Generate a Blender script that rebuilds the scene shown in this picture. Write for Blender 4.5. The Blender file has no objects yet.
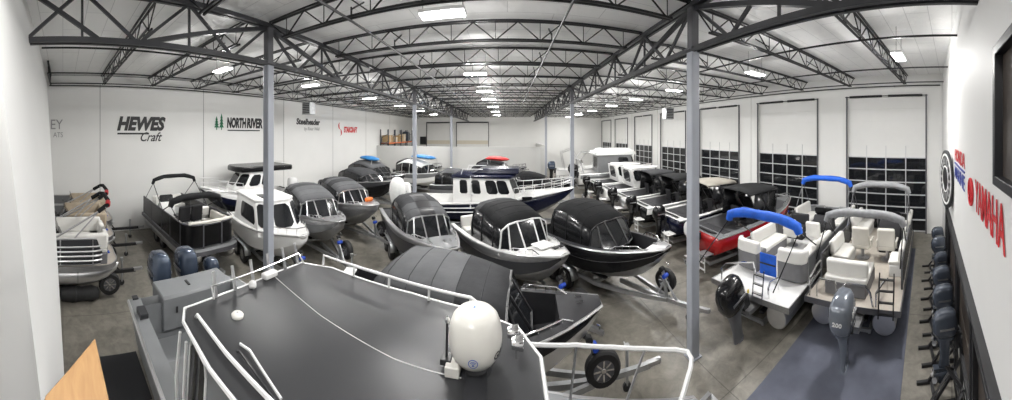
import bpy, math, random
from mathutils import Vector, Matrix, Euler

# ------------------------------------------------------------------ camera, world, exposure
SC = bpy.context.scene
COL = SC.collection
random.seed(7)
EYE = 5.15
FPX, CX, CY = 283.0, 507.4, 134.0          # cylinder radius in pixels, column of the bay axis, horizon row (1012 x 400)
cd = bpy.data.cameras.new('camera')
cam = bpy.data.objects.new('camera', cd)
COL.objects.link(cam)
cam.location = (0, 0, EYE)
cam.rotation_euler = (math.radians(90), 0, 0)
cd.type = 'PANO'
cd.panorama_type = 'CENTRAL_CYLINDRICAL'
cd.central_cylindrical_range_u_min = (0 - CX) / FPX
cd.central_cylindrical_range_u_max = (1012 - CX) / FPX
cd.central_cylindrical_range_v_min = (CY - 400) / FPX
cd.central_cylindrical_range_v_max = CY / FPX
cd.central_cylindrical_radius = 1.0
cd.clip_start = 0.05
SC.camera = cam
w = bpy.data.worlds.new('night'); SC.world = w; w.use_nodes = True
w.node_tree.nodes['Background'].inputs[0].default_value = (.02, .025, .035, 1)
w.node_tree.nodes['Background'].inputs[1].default_value = 1.0
SC.view_settings.view_transform = 'Standard'
SC.view_settings.look = 'None'
SC.view_settings.gamma = 1.0
SC.view_settings.use_curve_mapping = False
SC.view_settings.exposure = 0.05
SC.cycles.max_bounces = 8
SC.cycles.diffuse_bounces = 5
SC.cycles.glossy_bounces = 3
SC.cycles.use_denoising = True
LAMP_W = 290.0        # watts of each LED high-bay

PI = math.pi
def R(d): return math.radians(d)

# ------------------------------------------------------------------ materials
M = {}
def mat(name, col, rough=.5, metal=0., var=0., vscale=3., bump=0., bscale=40., coat=0., spec=.5, stretch=(1, 1, 1)):
    m = bpy.data.materials.new(name); m.use_nodes = True
    nt = m.node_tree; b = nt.nodes['Principled BSDF']
    b.inputs['Base Color'].default_value = (*col, 1)
    b.inputs['Roughness'].default_value = rough
    b.inputs['Metallic'].default_value = metal
    b.inputs['Coat Weight'].default_value = coat
    b.inputs['Specular IOR Level'].default_value = spec
    tc = nt.nodes.new('ShaderNodeTexCoord')
    mp = nt.nodes.new('ShaderNodeMapping'); mp.inputs['Scale'].default_value = stretch
    nt.links.new(tc.outputs['Object'], mp.inputs[0])
    if var > 0:
        n = nt.nodes.new('ShaderNodeTexNoise'); n.inputs['Scale'].default_value = vscale
        n.inputs['Detail'].default_value = 5
        nt.links.new(mp.outputs[0], n.inputs['Vector'])
        r = nt.nodes.new('ShaderNodeValToRGB')
        r.color_ramp.elements[0].position = .3; r.color_ramp.elements[1].position = .7
        r.color_ramp.elements[0].color = (*[max(0, c * (1 - var)) for c in col], 1)
        r.color_ramp.elements[1].color = (*[min(1, c * (1 + var)) for c in col], 1)
        nt.links.new(n.outputs['Fac'], r.inputs[0])
        nt.links.new(r.outputs[0], b.inputs['Base Color'])
    if bump > 0:
        n2 = nt.nodes.new('ShaderNodeTexNoise'); n2.inputs['Scale'].default_value = bscale
        n2.inputs['Detail'].default_value = 3
        nt.links.new(mp.outputs[0], n2.inputs['Vector'])
        bp = nt.nodes.new('ShaderNodeBump'); bp.inputs['Strength'].default_value = bump
        bp.inputs['Distance'].default_value = .02
        nt.links.new(n2.outputs['Fac'], bp.inputs['Height'])
        nt.links.new(bp.outputs[0], b.inputs['Normal'])
    M[name] = m
    return m

mat('wall_paint', (.74, .74, .725), .65, var=.02, vscale=.6, bump=.05, bscale=30)
mat('wall_near', (.70, .70, .69), .6, var=.015, vscale=.8)
mat('partition_paint', (.56, .56, .545), .6, var=.03, vscale=.5)
mat('steel_black', (.010, .010, .012), .45, var=.25, vscale=2)
mat('steel_grey', (.34, .36, .405), .45, var=.06, vscale=2)
mat('girder_paint', (.035, .036, .041), .45, var=.15)
mat('dark_primer', (.09, .09, .10), .5, var=.15)
mat('lamp_body', (.75, .75, .75), .4)
mat('white_gel', (.78, .78, .77), .22, coat=.4, var=.015, vscale=1)
mat('white_paint', (.72, .72, .71), .4, var=.03)
mat('cream_vinyl', (.62, .60, .55), .5, var=.04, vscale=4)
mat('white_vinyl', (.70, .69, .66), .5, var=.03, vscale=4)
mat('tan_vinyl', (.42, .35, .26), .55, var=.1, vscale=5)
mat('grey_vinyl', (.15, .15, .158), .55, var=.08, vscale=5)
mat('charcoal_vinyl', (.026, .026, .029), .55, spec=.25, var=.15, vscale=5)
mat('navy', (.004, .006, .022), .25, coat=.1, spec=.35)
mat('red_paint', (.42, .012, .014), .22, coat=.5, var=.04)
mat('black_gel', (.007, .007, .008), .25, coat=.08, spec=.3)
mat('grey_gel', (.16, .165, .17), .3, coat=.3, var=.05)
mat('dark_grey_paint', (.036, .037, .041), .36, spec=.3, var=.05, vscale=1.5)
mat('roof_grey', (.046, .047, .050), .34, spec=.3, var=.06, vscale=1.2, bump=.12, bscale=260)
mat('hull_grey', (.20, .208, .216), .38, var=.05)
mat('aluminium', (.62, .62, .63), .3, 1., var=.08, vscale=2)
mat('brushed', (.42, .42, .43), .36, .9, var=.12, vscale=3, stretch=(1, 8, 8))
mat('galvanised', (.42, .43, .44), .42, .8, var=.15, vscale=6)
mat('chrome', (.75, .75, .76), .14, 1.)
mat('white_tube', (.74, .74, .74), .3)
mat('canvas_grey', (.048, .049, .052), .9, spec=.12, var=.12, vscale=2.5, bump=.25, bscale=9)
mat('canvas_light', (.10, .102, .107), .9, spec=.12, var=.1, vscale=2.5, bump=.25, bscale=9)
mat('canvas_black', (.0125, .013, .014), .85, spec=.2, var=.2, vscale=2.5, bump=.3, bscale=8)
mat('canvas_tan', (.30, .28, .24), .85, var=.1, bump=.2, bscale=8)
mat('boot_blue', (.004, .10, .58), .6, var=.15, vscale=6, bump=.5, bscale=12)
mat('cover_blue', (.02, .17, .42), .6, var=.2, vscale=3, bump=.4, bscale=8)
mat('boot_grey', (.26, .265, .275), .75, var=.12, vscale=8, bump=.5, bscale=12)
mat('cover_red', (.55, .03, .03), .6, var=.15, vscale=4, bump=.4, bscale=8)
mat('bag_white', (.66, .67, .66), .6, var=.06, vscale=6, bump=.5, bscale=9)
mat('glass_dark', (.012, .013, .015), .06, spec=.6)
mat('vinyl_window', (.012, .0125, .014), .2, spec=.4, var=.3, vscale=2)
mat('rubber', (.014, .014, .015), .7, var=.2, vscale=10)
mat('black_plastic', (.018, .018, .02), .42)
mat('carpet_blue', (.105, .113, .147), .95, var=.16, vscale=2.2, bump=.4, bscale=160)
mat('mat_black', (.022, .023, .026), .9, bump=.4, bscale=140)
mat('deck_beige', (.43, .39, .34), .6, var=.06, vscale=8)
mat('deck_grey', (.17, .175, .18), .6, var=.08, vscale=5)
mat('cowl_blue', (.055, .075, .115), .16, coat=.6, metal=.35, var=.1, vscale=2)
mat('cowl_grey', (.17, .19, .225), .2, coat=.5, metal=.3, var=.05)
mat('cowl_dark', (.05, .06, .08), .25, coat=.3, metal=.2, var=.15)
mat('cowl_black', (.007, .007, .008), .2, coat=.2, spec=.4)
mat('cowl_white', (.7, .7, .7), .25, coat=.4)
mat('leg_grey', (.12, .125, .14), .35, metal=.2)
mat('red_trim', (.4, .01, .015), .35)
mat('text_black', (.012, .012, .013), .5)
mat('text_red', (.55, .012, .02), .45)
mat('text_blue', (.03, .05, .30), .45)
mat('text_green', (.01, .16, .07), .5)
mat('text_grey', (.3, .3, .3), .5)
mat('text_white', (.75, .75, .75), .5)
mat('decal_blue', (.02, .12, .55), .4)
mat('orange_beam', (.62, .14, .03), .5, var=.1)
mat('rack_blue', (.03, .04, .06), .5)
mat('cardboard', (.42, .28, .14), .8, var=.15, vscale=3)
mat('carton_light', (.55, .45, .32), .8, var=.1)
mat('strap_blue', (.01, .06, .45), .6)
mat('orange_plastic', (.75, .17, .02), .5)
mat('door_panel', (.74, .74, .725), .45, var=.015, vscale=1.5)
mat('door_sash', (.58, .59, .60), .4, .3)
mat('beige_door', (.62, .57, .47), .6, var=.03)
mat('office_dark', (.05, .04, .033), .3, var=.5, vscale=1.2)
mat('radome_white', (.74, .725, .68), .3, coat=.2)
mat('tail_red', (.6, .02, .02), .3)
mat('yellow_tag', (.7, .5, .03), .5)

def wood():
    m = mat('fir_wood', (.52, .30, .12), .55)
    nt = m.node_tree; b = nt.nodes['Principled BSDF']
    tc = nt.nodes.new('ShaderNodeTexCoord'); mp = nt.nodes.new('ShaderNodeMapping')
    mp.inputs['Scale'].default_value = (2.5, 14, 14)
    mp.inputs['Scale'].default_value = (9, 60, 9); mp.inputs['Rotation'].default_value = (0, 0, .35)
    wv = nt.nodes.new('ShaderNodeTexNoise'); wv.inputs['Scale'].default_value = 1.1; wv.inputs['Detail'].default_value = 5; wv.inputs['Distortion'].default_value = .7
    r = nt.nodes.new('ShaderNodeValToRGB')
    r.color_ramp.elements[0].color = (.24, .12, .042, 1); r.color_ramp.elements[1].color = (.42, .25, .105, 1)
    nt.links.new(tc.outputs['Object'], mp.inputs[0]); nt.links.new(mp.outputs[0], wv.inputs['Vector'])
    nt.links.new(wv.outputs['Fac'], r.inputs[0]); nt.links.new(r.outputs[0], b.inputs['Base Color'])
wood()

def concrete():
    m = mat('concrete', (.3, .29, .27), .42)
    nt = m.node_tree; b = nt.nodes['Principled BSDF']; L = nt.links.new
    tc = nt.nodes.new('ShaderNodeTexCoord')
    n1 = nt.nodes.new('ShaderNodeTexNoise'); n1.inputs['Scale'].default_value = .55; n1.inputs['Detail'].default_value = 8
    n1.inputs['Roughness'].default_value = .62
    n2 = nt.nodes.new('ShaderNodeTexNoise'); n2.inputs['Scale'].default_value = 3.4; n2.inputs['Detail'].default_value = 8
    n2.inputs['Roughness'].default_value = .7; n2.inputs['Distortion'].default_value = .6
    for n in (n1, n2): L(tc.outputs['Object'], n.inputs['Vector'])
    mx = nt.nodes.new('ShaderNodeMix'); mx.inputs[0].default_value = .55
    L(n1.outputs['Fac'], mx.inputs[2]); L(n2.outputs['Fac'], mx.inputs[3])
    r = nt.nodes.new('ShaderNodeValToRGB')
    e = r.color_ramp.elements
    e[0].position = .36; e[0].color = (.095, .088, .074, 1)
    e[1].position = .66; e[1].color = (.265, .248, .213, 1)
    k = r.color_ramp.elements.new(.5); k.color = (.178, .165, .14, 1)
    L(mx.outputs[0], r.inputs[0])
    br = nt.nodes.new('ShaderNodeTexBrick')
    br.offset = 0; br.inputs['Scale'].default_value = 1
    br.inputs['Brick Width'].default_value = 4.0; br.inputs['Row Height'].default_value = 4.0
    br.inputs['Mortar Size'].default_value = .012; br.inputs['Mortar Smooth'].default_value = .3
    br.inputs['Color1'].default_value = (1, 1, 1, 1); br.inputs['Color2'].default_value = (1, 1, 1, 1)
    br.inputs['Mortar'].default_value = (.5, .5, .5, 1)
    L(tc.outputs['Object'], br.inputs['Vector'])
    ml = nt.nodes.new('ShaderNodeMix'); ml.data_type = 'RGBA'; ml.blend_type = 'MULTIPLY'; ml.inputs[0].default_value = 1
    L(r.outputs[0], ml.inputs[6]); L(br.outputs['Color'], ml.inputs[7]); L(ml.outputs[2], b.inputs['Base Color'])
    rr = nt.nodes.new('ShaderNodeMapRange'); rr.inputs[3].default_value = .32; rr.inputs[4].default_value = .55
    L(n2.outputs['Fac'], rr.inputs[0]); L(rr.outputs[0], b.inputs['Roughness'])
concrete()

def ceiling_mat():
    m = mat('ceiling_foil', (.68, .68, .67), .6)
    nt = m.node_tree; b = nt.nodes['Principled BSDF']; L = nt.links.new
    tc = nt.nodes.new('ShaderNodeTexCoord')
    br = nt.nodes.new('ShaderNodeTexBrick'); br.inputs['Scale'].default_value = 1
    br.inputs['Brick Width'].default_value = 2.4; br.inputs['Row Height'].default_value = .6
    br.inputs['Mortar Size'].default_value = .012; br.inputs['Mortar Smooth'].default_value = .6
    br.inputs['Color1'].default_value = (.90, .90, .89, 1); br.inputs['Color2'].default_value = (.87, .87, .865, 1)
    br.inputs['Mortar'].default_value = (.62, .62, .62, 1)
    L(tc.outputs['Object'], br.inputs['Vector'])
    L(br.outputs['Color'], b.inputs['Base Color'])
    n = nt.nodes.new('ShaderNodeTexNoise'); n.inputs['Scale'].default_value = 2.5; n.inputs['Detail'].default_value = 4
    L(tc.outputs['Object'], n.inputs['Vector'])
    bp = nt.nodes.new('ShaderNodeBump'); bp.inputs['Strength'].default_value = .5; bp.inputs['Distance'].default_value = .1
    L(n.outputs['Fac'], bp.inputs['Height']); L(bp.outputs[0], b.inputs['Normal'])
ceiling_mat()

def emit(name, col, s):
    m = bpy.data.materials.new(name); m.use_nodes = True
    b = m.node_tree.nodes['Principled BSDF']
    b.inputs['Base Color'].default_value = (*col, 1)
    b.inputs['Emission Color'].default_value = (*col, 1); b.inputs['Emission Strength'].default_value = s
    M[name] = m
emit('led', (1, 1, 1), 14)

# ------------------------------------------------------------------ mesh building
class MB:
    def __init__(s): s.v = []; s.f = []; s.m = []
    def add(s, vs, fs, mi=0):
        o = len(s.v); s.v += [tuple(p) for p in vs]
        for f in fs: s.f.append([o + i for i in f]); s.m.append(mi)
        return s
    def box(s, c, d, rz=0, mi=0, rot=None):
        x, y, z = [k / 2 for k in d]
        vs = [Vector((a * x, b * y, e * z)) for a in (-1, 1) for b in (-1, 1) for e in (-1, 1)]
        mt = rot if rot is not None else Matrix.Rotation(rz, 3, 'Z')
        vs = [mt @ v + Vector(c) for v in vs]
        return s.add(vs, [(0, 1, 3, 2), (4, 6, 7, 5), (0, 4, 5, 1), (2, 3, 7, 6), (0, 2, 6, 4), (1, 5, 7, 3)], mi)
    def bar(s, a, b, wd, ht, mi=0, up=(0, 0, 1)):
        a = Vector(a); b = Vector(b); d = (b - a); L = d.length
        if L < 1e-6: return s
        d.normalize(); u = Vector(up)
        if abs(d.dot(u)) > .98: u = Vector((1, 0, 0))
        sd = d.cross(u).normalized(); u = sd.cross(d).normalized()
        rot = Matrix((d, sd, u)).transposed()
        return s.box((a + b) / 2, (L, wd, ht), mi=mi, rot=rot)
    def tube(s, pts, r, n=8, closed=False, mi=0, cap=True):
        P = [Vector(p) for p in pts]; k = len(P)
        rs = r if isinstance(r, (list, tuple)) else [r] * k
        rings = []; prev = None
        for i in range(k):
            if closed: t = P[(i + 1) % k] - P[i - 1]
            elif i == 0: t = P[1] - P[0]
            elif i == k - 1: t = P[-1] - P[-2]
            else: t = (P[i + 1] - P[i]).normalized() + (P[i] - P[i - 1]).normalized()
            if t.length < 1e-9: t = Vector((0, 0, 1))
            t.normalize()
            if prev is None:
                a = Vector((0, 0, 1)) if abs(t.z) < .9 else Vector((1, 0, 0))
                u = t.cross(a).normalized()
            else:
                u = (prev - t * prev.dot(t))
                u = u.normalized() if u.length > 1e-6 else t.orthogonal().normalized()
            prev = u; w_ = t.cross(u)
            rings.append([P[i] + rs[i] * (math.cos(2 * PI * j / n) * u + math.sin(2 * PI * j / n) * w_) for j in range(n)])
        return s.loft(rings, caps=cap and not closed, wrap=closed, mi=mi)
    def loft(s, rings, caps=True, wrap=False, mi=0, closed=True):
        n = len(rings[0]); o = len(s.v)
        for r_ in rings: s.v += [tuple(p) for p in r_]
        k = len(rings)
        for i in range(k if wrap else k - 1):
            a = o + i * n; b = o + ((i + 1) % k) * n
            for j in range(n if closed else n - 1):
                j2 = (j + 1) % n
                s.f.append([a + j, a + j2, b + j2, b + j])
                s.m.append(mi(i, j) if callable(mi) else mi)
        if caps:
            m0 = mi(0, 0) if callable(mi) else mi
            s.f.append([o + j for j in range(n)][::-1]); s.m.append(m0)
            s.f.append([o + (k - 1) * n + j for j in range(n)]); s.m.append(m0)
        return s
    def lathe(s, prof, n=20, c=(0, 0, 0), axis='z', mi=0, caps=True):
        rings = []
        for r_, z in prof:
            ring = []
            for j in range(n):
                a = 2 * PI * j / n; p = (r_ * math.cos(a), r_ * math.sin(a), z)
                if axis == 'y': p = (p[0], p[2], -p[1])
                elif axis == 'x': p = (p[2], p[0], p[1])
                ring.append((p[0] + c[0], p[1] + c[1], p[2] + c[2]))
            rings.append(ring)
        return s.loft(rings, caps=caps, mi=mi)
    def prism(s, poly, z0, z1, mi=0):
        return s.loft([[(x, y, z0) for x, y in poly], [(x, y, z1) for x, y in poly]], mi=mi)
    def wall(s, path, z0, z1, t, mi=0, closed=False):
        """a vertical strip of thickness t along a plan path"""
        k = len(path); off = []
        for i in range(k):
            a = Vector(path[i - 1] if i > 0 or closed else path[i]); b = Vector(path[(i + 1) % k] if i < k - 1 or closed else path[i])
            d = (b - a).normalized(); off.append(Vector((-d.y, d.x)) * t / 2)
        rings = []
        for p, o in zip(path, off):
            p = Vector(p); i_ = p - o; u = p + o
            rings.append([(i_.x, i_.y, z0), (u.x, u.y, z0), (u.x, u.y, z1), (i_.x, i_.y, z1)])
        return s.loft(rings, caps=not closed, wrap=closed, mi=mi)
    def on(s, q, u0, u1, v0, v1, d, ref, ch=.12, mi=0):
        """a chamfered slab lying on the quad q (bl, br, tr, tl), standing d away from the point ref"""
        q = [Vector(p) for p in q]
        def P(u, v): return q[0].lerp(q[1], u).lerp(q[3].lerp(q[2], u), v)
        n = (q[1] - q[0]).cross(q[3] - q[0]).normalized()
        if n.dot(q[0] - Vector(ref)) < 0: n = -n
        du, dv = (u1 - u0), (v1 - v0)
        wl = (P(u1, v0) - P(u0, v0)).length; hl = (P(u0, v1) - P(u0, v0)).length
        c = ch * min(wl, hl); cu = du * c / max(wl, 1e-6); cv = dv * c / max(hl, 1e-6)
        pl = [(u0 + cu, v0), (u1 - cu, v0), (u1, v0 + cv), (u1, v1 - cv), (u1 - cu, v1), (u0 + cu, v1), (u0, v1 - cv), (u0, v0 + cv)]
        a = [P(u, v) - n * .01 for u, v in pl]; b = [P(u, v) + n * d for u, v in pl]
        return s.loft([a, b], mi=mi)
    def xf(s, mt):
        s.v = [tuple(mt @ Vector(p)) for p in s.v]; return s

ONEPIECE = {'lettering', 'script', 'emblem', 'emblem_mark', 'tree_emblem', 'louvre', 'web', 'swirl_emblem', 'tuning_fork_emblem', 'panel_joint', 'underline'}
def pieces(mb):
    """the far-apart pieces of a mesh, each as a builder of its own"""
    n = len(mb.v); par = list(range(n))
    def find(a):
        while par[a] != a: par[a] = par[par[a]]; a = par[a]
        return a
    for f in mb.f:
        a = find(f[0])
        for q in f[1:]: par[find(q)] = a
    isl = {}
    for i in range(n): isl.setdefault(find(i), []).append(i)
    if len(isl) == 1: return [mb]
    ks = list(isl); bb = []
    for k in ks:
        P = [mb.v[i] for i in isl[k]]
        bb.append(([min(p[a] for p in P) for a in range(3)], [max(p[a] for p in P) for a in range(3)]))
    if len(ks) > 400: return [mb]
    g = list(range(len(ks)))
    def fg(a):
        while g[a] != a: g[a] = g[g[a]]; a = g[a]
        return a
    for i in range(len(ks)):
        for j in range(i):
            gap = sum(max(0, bb[j][0][a] - bb[i][1][a], bb[i][0][a] - bb[j][1][a]) ** 2 for a in range(3)) ** .5
            sz = max(max(b[1][a] - b[0][a] for a in range(3)) for b in (bb[i], bb[j]))
            if gap <= max(.018, .42 * sz): g[fg(i)] = fg(j)
    if len({fg(i) for i in range(len(ks))}) == 1: return [mb]
    num = {k: i for i, k in enumerate(ks)}; out = {}; loc = {}
    for i in range(n):
        p = fg(num[find(i)]); m_ = out.setdefault(p, MB()); loc[i] = len(m_.v); m_.v.append(mb.v[i])
    for f, mi in zip(mb.f, mb.m):
        m_ = out[fg(num[find(f[0])])]; m_.f.append([loc[i] for i in f]); m_.m.append(mi)
    return list(out.values())

def obj(name, mb, m, parent=None, **kw):
    if name in ONEPIECE or parent is None: return obj1(name, mb, m, parent, **kw)
    os_ = [obj1(name, p, m, parent, **kw) for p in pieces(mb)]
    return os_[0]
def obj1(name, mb, m, parent=None, bevel=0., angle=35, solid=0., seg=2, sub=0):
    me = bpy.data.meshes.new(name); me.from_pydata(mb.v, [], mb.f)
    ms = m if isinstance(m, (list, tuple)) else [m]
    for k in ms: me.materials.append(M[k])
    for p, i in zip(me.polygons, mb.m): p.material_index = i; p.use_smooth = True
    import bmesh
    bm = bmesh.new(); bm.from_mesh(me); bmesh.ops.recalc_face_normals(bm, faces=bm.faces); bm.to_mesh(me); bm.free()
    me.set_sharp_from_angle(angle=R(angle))
    o = bpy.data.objects.new(name, me); COL.objects.link(o)
    if solid:
        k = o.modifiers.new('solid', 'SOLIDIFY'); k.thickness = solid; k.offset = 0
    if bevel:
        k = o.modifiers.new('bevel', 'BEVEL'); k.width = bevel; k.segments = seg; k.limit_method = 'ANGLE'; k.angle_limit = R(40)
        k.harden_normals = False
    if sub:
        k = o.modifiers.new('sub', 'SUBSURF'); k.levels = sub; k.render_levels = sub
    if parent: o.parent = parent
    return o

def thing(name, label, cat, loc=(0, 0, 0), rz=0, group=None):
    o = bpy.data.objects.new(name, None); COL.objects.link(o); o.empty_display_size = .2
    o.location = loc; o.rotation_euler = (0, 0, rz)
    return tag(o, label, cat, group)
def tag(o, label, cat, group=None):
    o['label'] = label; o['category'] = cat
    if group: o['group'] = group
    return o
def struct(o): o['kind'] = 'structure'; return o
def lab(o, s): o['label'] = s; return o
def dup(root, loc, label):
    r = root.copy(); COL.objects.link(r); r.location = loc; r['label'] = label
    for ch in list(root.children):
        c = ch.copy(); COL.objects.link(c); c.parent = r
        for g in list(ch.children):
            d = g.copy(); COL.objects.link(d); d.parent = c
    return r
ORD = ['first', 'second', 'third', 'fourth', 'fifth', 'sixth', 'seventh', 'eighth', 'ninth', 'tenth', 'eleventh', 'twelfth',
       'thirteenth', 'fourteenth', 'fifteenth', 'sixteenth', 'seventeenth', 'eighteenth', 'nineteenth', 'twentieth']

def text_mb(s, width, height, shear=0., bold=0., ext=.004, align=None):
    """lettering as a mesh in the local XZ plane (reads along +x, faces -y), fitted to width x height, lower left at the origin"""
    cu = bpy.data.curves.new('t', 'FONT'); cu.body = s; cu.size = 1; cu.shear = shear; cu.offset = bold; cu.extrude = .01
    cu.resolution_u = 3
    to = bpy.data.objects.new('t', cu); COL.objects.link(to)
    dg = bpy.context.evaluated_depsgraph_get(); dg.update()
    me = bpy.data.meshes.new_from_object(to.evaluated_get(dg))
    vs = [v.co.copy() for v in me.vertices]; fs = [list(p.vertices) for p in me.polygons]
    bpy.data.objects.remove(to); bpy.data.curves.remove(cu); bpy.data.meshes.remove(me)
    x0 = min(v.x for v in vs); x1 = max(v.x for v in vs); y0 = min(v.y for v in vs); y1 = max(v.y for v in vs)
    sx = width / (x1 - x0); sy = height / (y1 - y0)
    mb = MB()
    mb.add([((v.x - x0) * sx, -v.z / .01 * ext, (v.y - y0) * sy) for v in vs], fs)
    return mb

# ------------------------------------------------------------------ the building
XL, XR, XLW, XRW, YF = -5.85, 4.0, -14.75, 14.6, 42.3
ZC = 8.25
def zroof(x): return ZC
floor = MB().box((0, 20, -.05), (31.5, 48, .1)); struct(obj('floor', floor, 'concrete'))
cl = MB()
cl.loft([[(XLW - .2, y, zroof(XLW)), (XL, y, ZC), (XRW + .2, y, ZC), (XRW + .2, y, ZC + .15), (XL, y, ZC + .15), (XLW - .2, y, zroof(XLW) + .15)] for y in (-3, YF + .2)])
struct(obj('ceiling', cl, 'ceiling_foil', angle=10))
# left wall of tilt-up panels, with thin joints
lw = MB().box((XLW - .1, 20, 4.05), (.2, 46, 8.3))
wl = struct(obj('wall_left', lw, 'wall_paint'))
jm = MB()
for y in (1.95, 8.0, 14.6, 20.8, 27, 33.4): jm.box((XLW + .004, y, 3.9), (.012, .035, 7.75))
obj('panel_joint', jm, 'text_grey', wl)
fw = MB().box((0, YF + .1, 4.2), (30, .2, 8.4)); struct(obj('wall_far', fw, 'wall_paint'))
# near wall: two lengths meeting behind the camera
nl = MB()
nl.loft([[(XLW, -.72, -.02), (XLW, -.92, -.02), (XLW, -1.05, 8.3), (XLW, -.85, 8.3)],
         [(-2.3, .2, -.02), (-2.3, -.9, -.02), (-2.3, -1.05, 8.3), (-2.3, -.85, 8.3)]])
struct(obj('wall_near', nl, 'wall_near'))
nb = MB().box((-.9, -2.2, 4.15), (3.0, .2, 8.4)); nb.box((-2.4, -1.6, 4.15), (.2, 1.3, 8.4))
struct(obj('wall_back', nb, 'wall_near'))
NA = math.atan(.083)
def nearR(s, z, off=0.):
    """a point on the right-hand near wall: s metres along it from the camera's foot, off metres out into the room"""
    return Vector((s * math.cos(NA) - off * math.sin(NA), -.71 + s * math.sin(NA) + off * math.cos(NA), z))
rot_near = Matrix.Rotation(NA, 3, 'Z')
nr = MB().box(nearR(7.2, 4.15, -.1), (15.4, .2, 8.4), rz=NA); struct(obj('wall_near_right', nr, 'wall_near'))
rw = MB()
# right wall with openings for the seven overhead doors
DOORS = [(1.35, 5.65), (7.5, 11.9), (13.65, 18.0), (20.0, 24.2), (26.0, 30.2), (32.2, 36.4), (38.0, 42.0)]
DH = 7.1
prev = -1.5
for a, b in DOORS:
    rw.box((XRW + .15, (prev + a) / 2, 4.15), (.3, a - prev, 8.4)); rw.box((XRW + .15, (a + b) / 2, (DH + 8.35) / 2), (.3, b - a, 8.35 - DH)); prev = b
rw.box((XRW + .15, (prev + YF + .2) / 2, 4.15), (.3, YF + .2 - prev, 8.4))
struct(obj('wall_right', rw, 'wall_paint'))
ww = [struct(obj('trim_%d' % (i + 1), MB().box((XRW - .02, (a + b) / 2, 4.0), (.05, .5, 7.9)), 'wall_paint')) for i, (a, b) in enumerate([(DOORS[k][1], DOORS[k + 1][0]) for k in range(1, 6)])]

for i, (a, b) in enumerate(DOORS):
    x = XRW + .12; W = b - a; ym = (a + b) / 2
    d = MB().box((x + .03, ym, (3.9 + DH) / 2), (.05, W, DH - 3.9))
    for z in (4.55, 5.2, 5.85, 6.5): d.box((x, ym, z), (.03, W, .012), mi=0)
    dr = struct(obj('door_%d' % (i + 1), d, 'door_panel'))
    fr = MB()
    rows = 6; h = 3.9 / rows
    for k in range(rows + 1): fr.box((x, ym, k * h if k else .06), (.06, W, .055))
    for k in range(5): fr.box((x, a + W * k / 4, 1.95), (.058, .05, 3.9))
    for k in range(1, 4): fr.box((x + .002, a + W * k / 4, 4.22), (.03, .03, .62))
    obj('sash_frame', fr, 'door_sash', dr)
    gl = MB().box((x + .04, ym, 1.95), (.015, W - .02, 3.88)); lab(obj('glazing', gl, 'glass_dark', dr), 'dark night-black window panes')
    tr = MB()
    for y in (a - .02, b + .02): tr.box((XRW - .05, y, 3.6), (.07, .07, 7.2))
    obj('track', tr, 'dark_primer', dr)
    sp = MB().tube([(XRW - .09, a - .1, DH + .06), (XRW - .09, b + .1, DH + .06)], .022, 6)
    sf = obj('spring_shaft', sp, 'steel_black', dr)
    for (u, v) in ((.04, .46), (.54, .96)):
        q = MB().tube([(XRW - .09, a + W * u, DH + .06), (XRW - .09, a + W * v, DH + .06)], .06, 8)
        obj('torsion_spring', q, 'steel_black', dr)
# far wall doors behind the partition, seen above it
for k, (x0, x1) in enumerate(((-12.3, -8.7), (-7.6, -2.9))):
    d = MB().box(((x0 + x1) / 2, YF - .03, 3.6), (x1 - x0, .08, 5.8))
    for z in range(1, 8): d.box(((x0 + x1) / 2, YF - .075, z * .72), (x1 - x0, .02, .03))
    dr = struct(obj('door_%d' % (8 + k), d, 'door_panel'))
    t = MB()
    for x in (x0 - .08, x1 + .08): t.box((x, YF - .1, 3.5), (.1, .1, 7))
    obj('track', t, 'dark_primer', dr)
    obj('torsion_spring', MB().tube([(x0, YF - .2, 6.9), (x1, YF - .2, 6.9)], .09, 8), 'steel_black', dr)
    obj('bottom_panel', MB().box(((x0 + x1) / 2, YF - .09, 3.9), (x1 - x0, .06, .55)), 'beige_door', dr)
# low partition across the back of the hall
pt = MB().wall([(XLW, 29.7), (2.4, 29.7), (3.5, 30.0), (4.2, 30.9), (4.35, 32.2), (4.35, YF)], -.02, 3.8, .2)
struct(obj('wall_partition', pt, 'partition_paint'))

# steel columns
COLS = [('left', XL), ('right', XR)]
YC = [5.2, 17.2, 29.2]
for side, x in COLS:
    for i, y in enumerate(YC):
        t = thing('steel_column', '%s square steel column from the camera in the %s row' % (['nearest grey', 'second grey', 'farthest grey'][i], side), 'column', (x, y, 0), 0, 'square steel columns carrying the roof girders')
        m = MB().box((0, 0, 3.55), (.22, .22, 7.1)); obj('shaft', m, 'steel_grey', t, bevel=.02)
        obj('upper_shaft', MB().box((0, 0, 7.6), (.2, .2, 1.0)), 'dark_primer', t, bevel=.02)
        obj('base_plate', MB().box((0, 0, .012), (.30, .30, .024)), 'steel_grey', t)
        obj('cap_plate', MB().box((0, 0, 7.1), (.3, .27, .05)), 'dark_primer', t)
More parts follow.
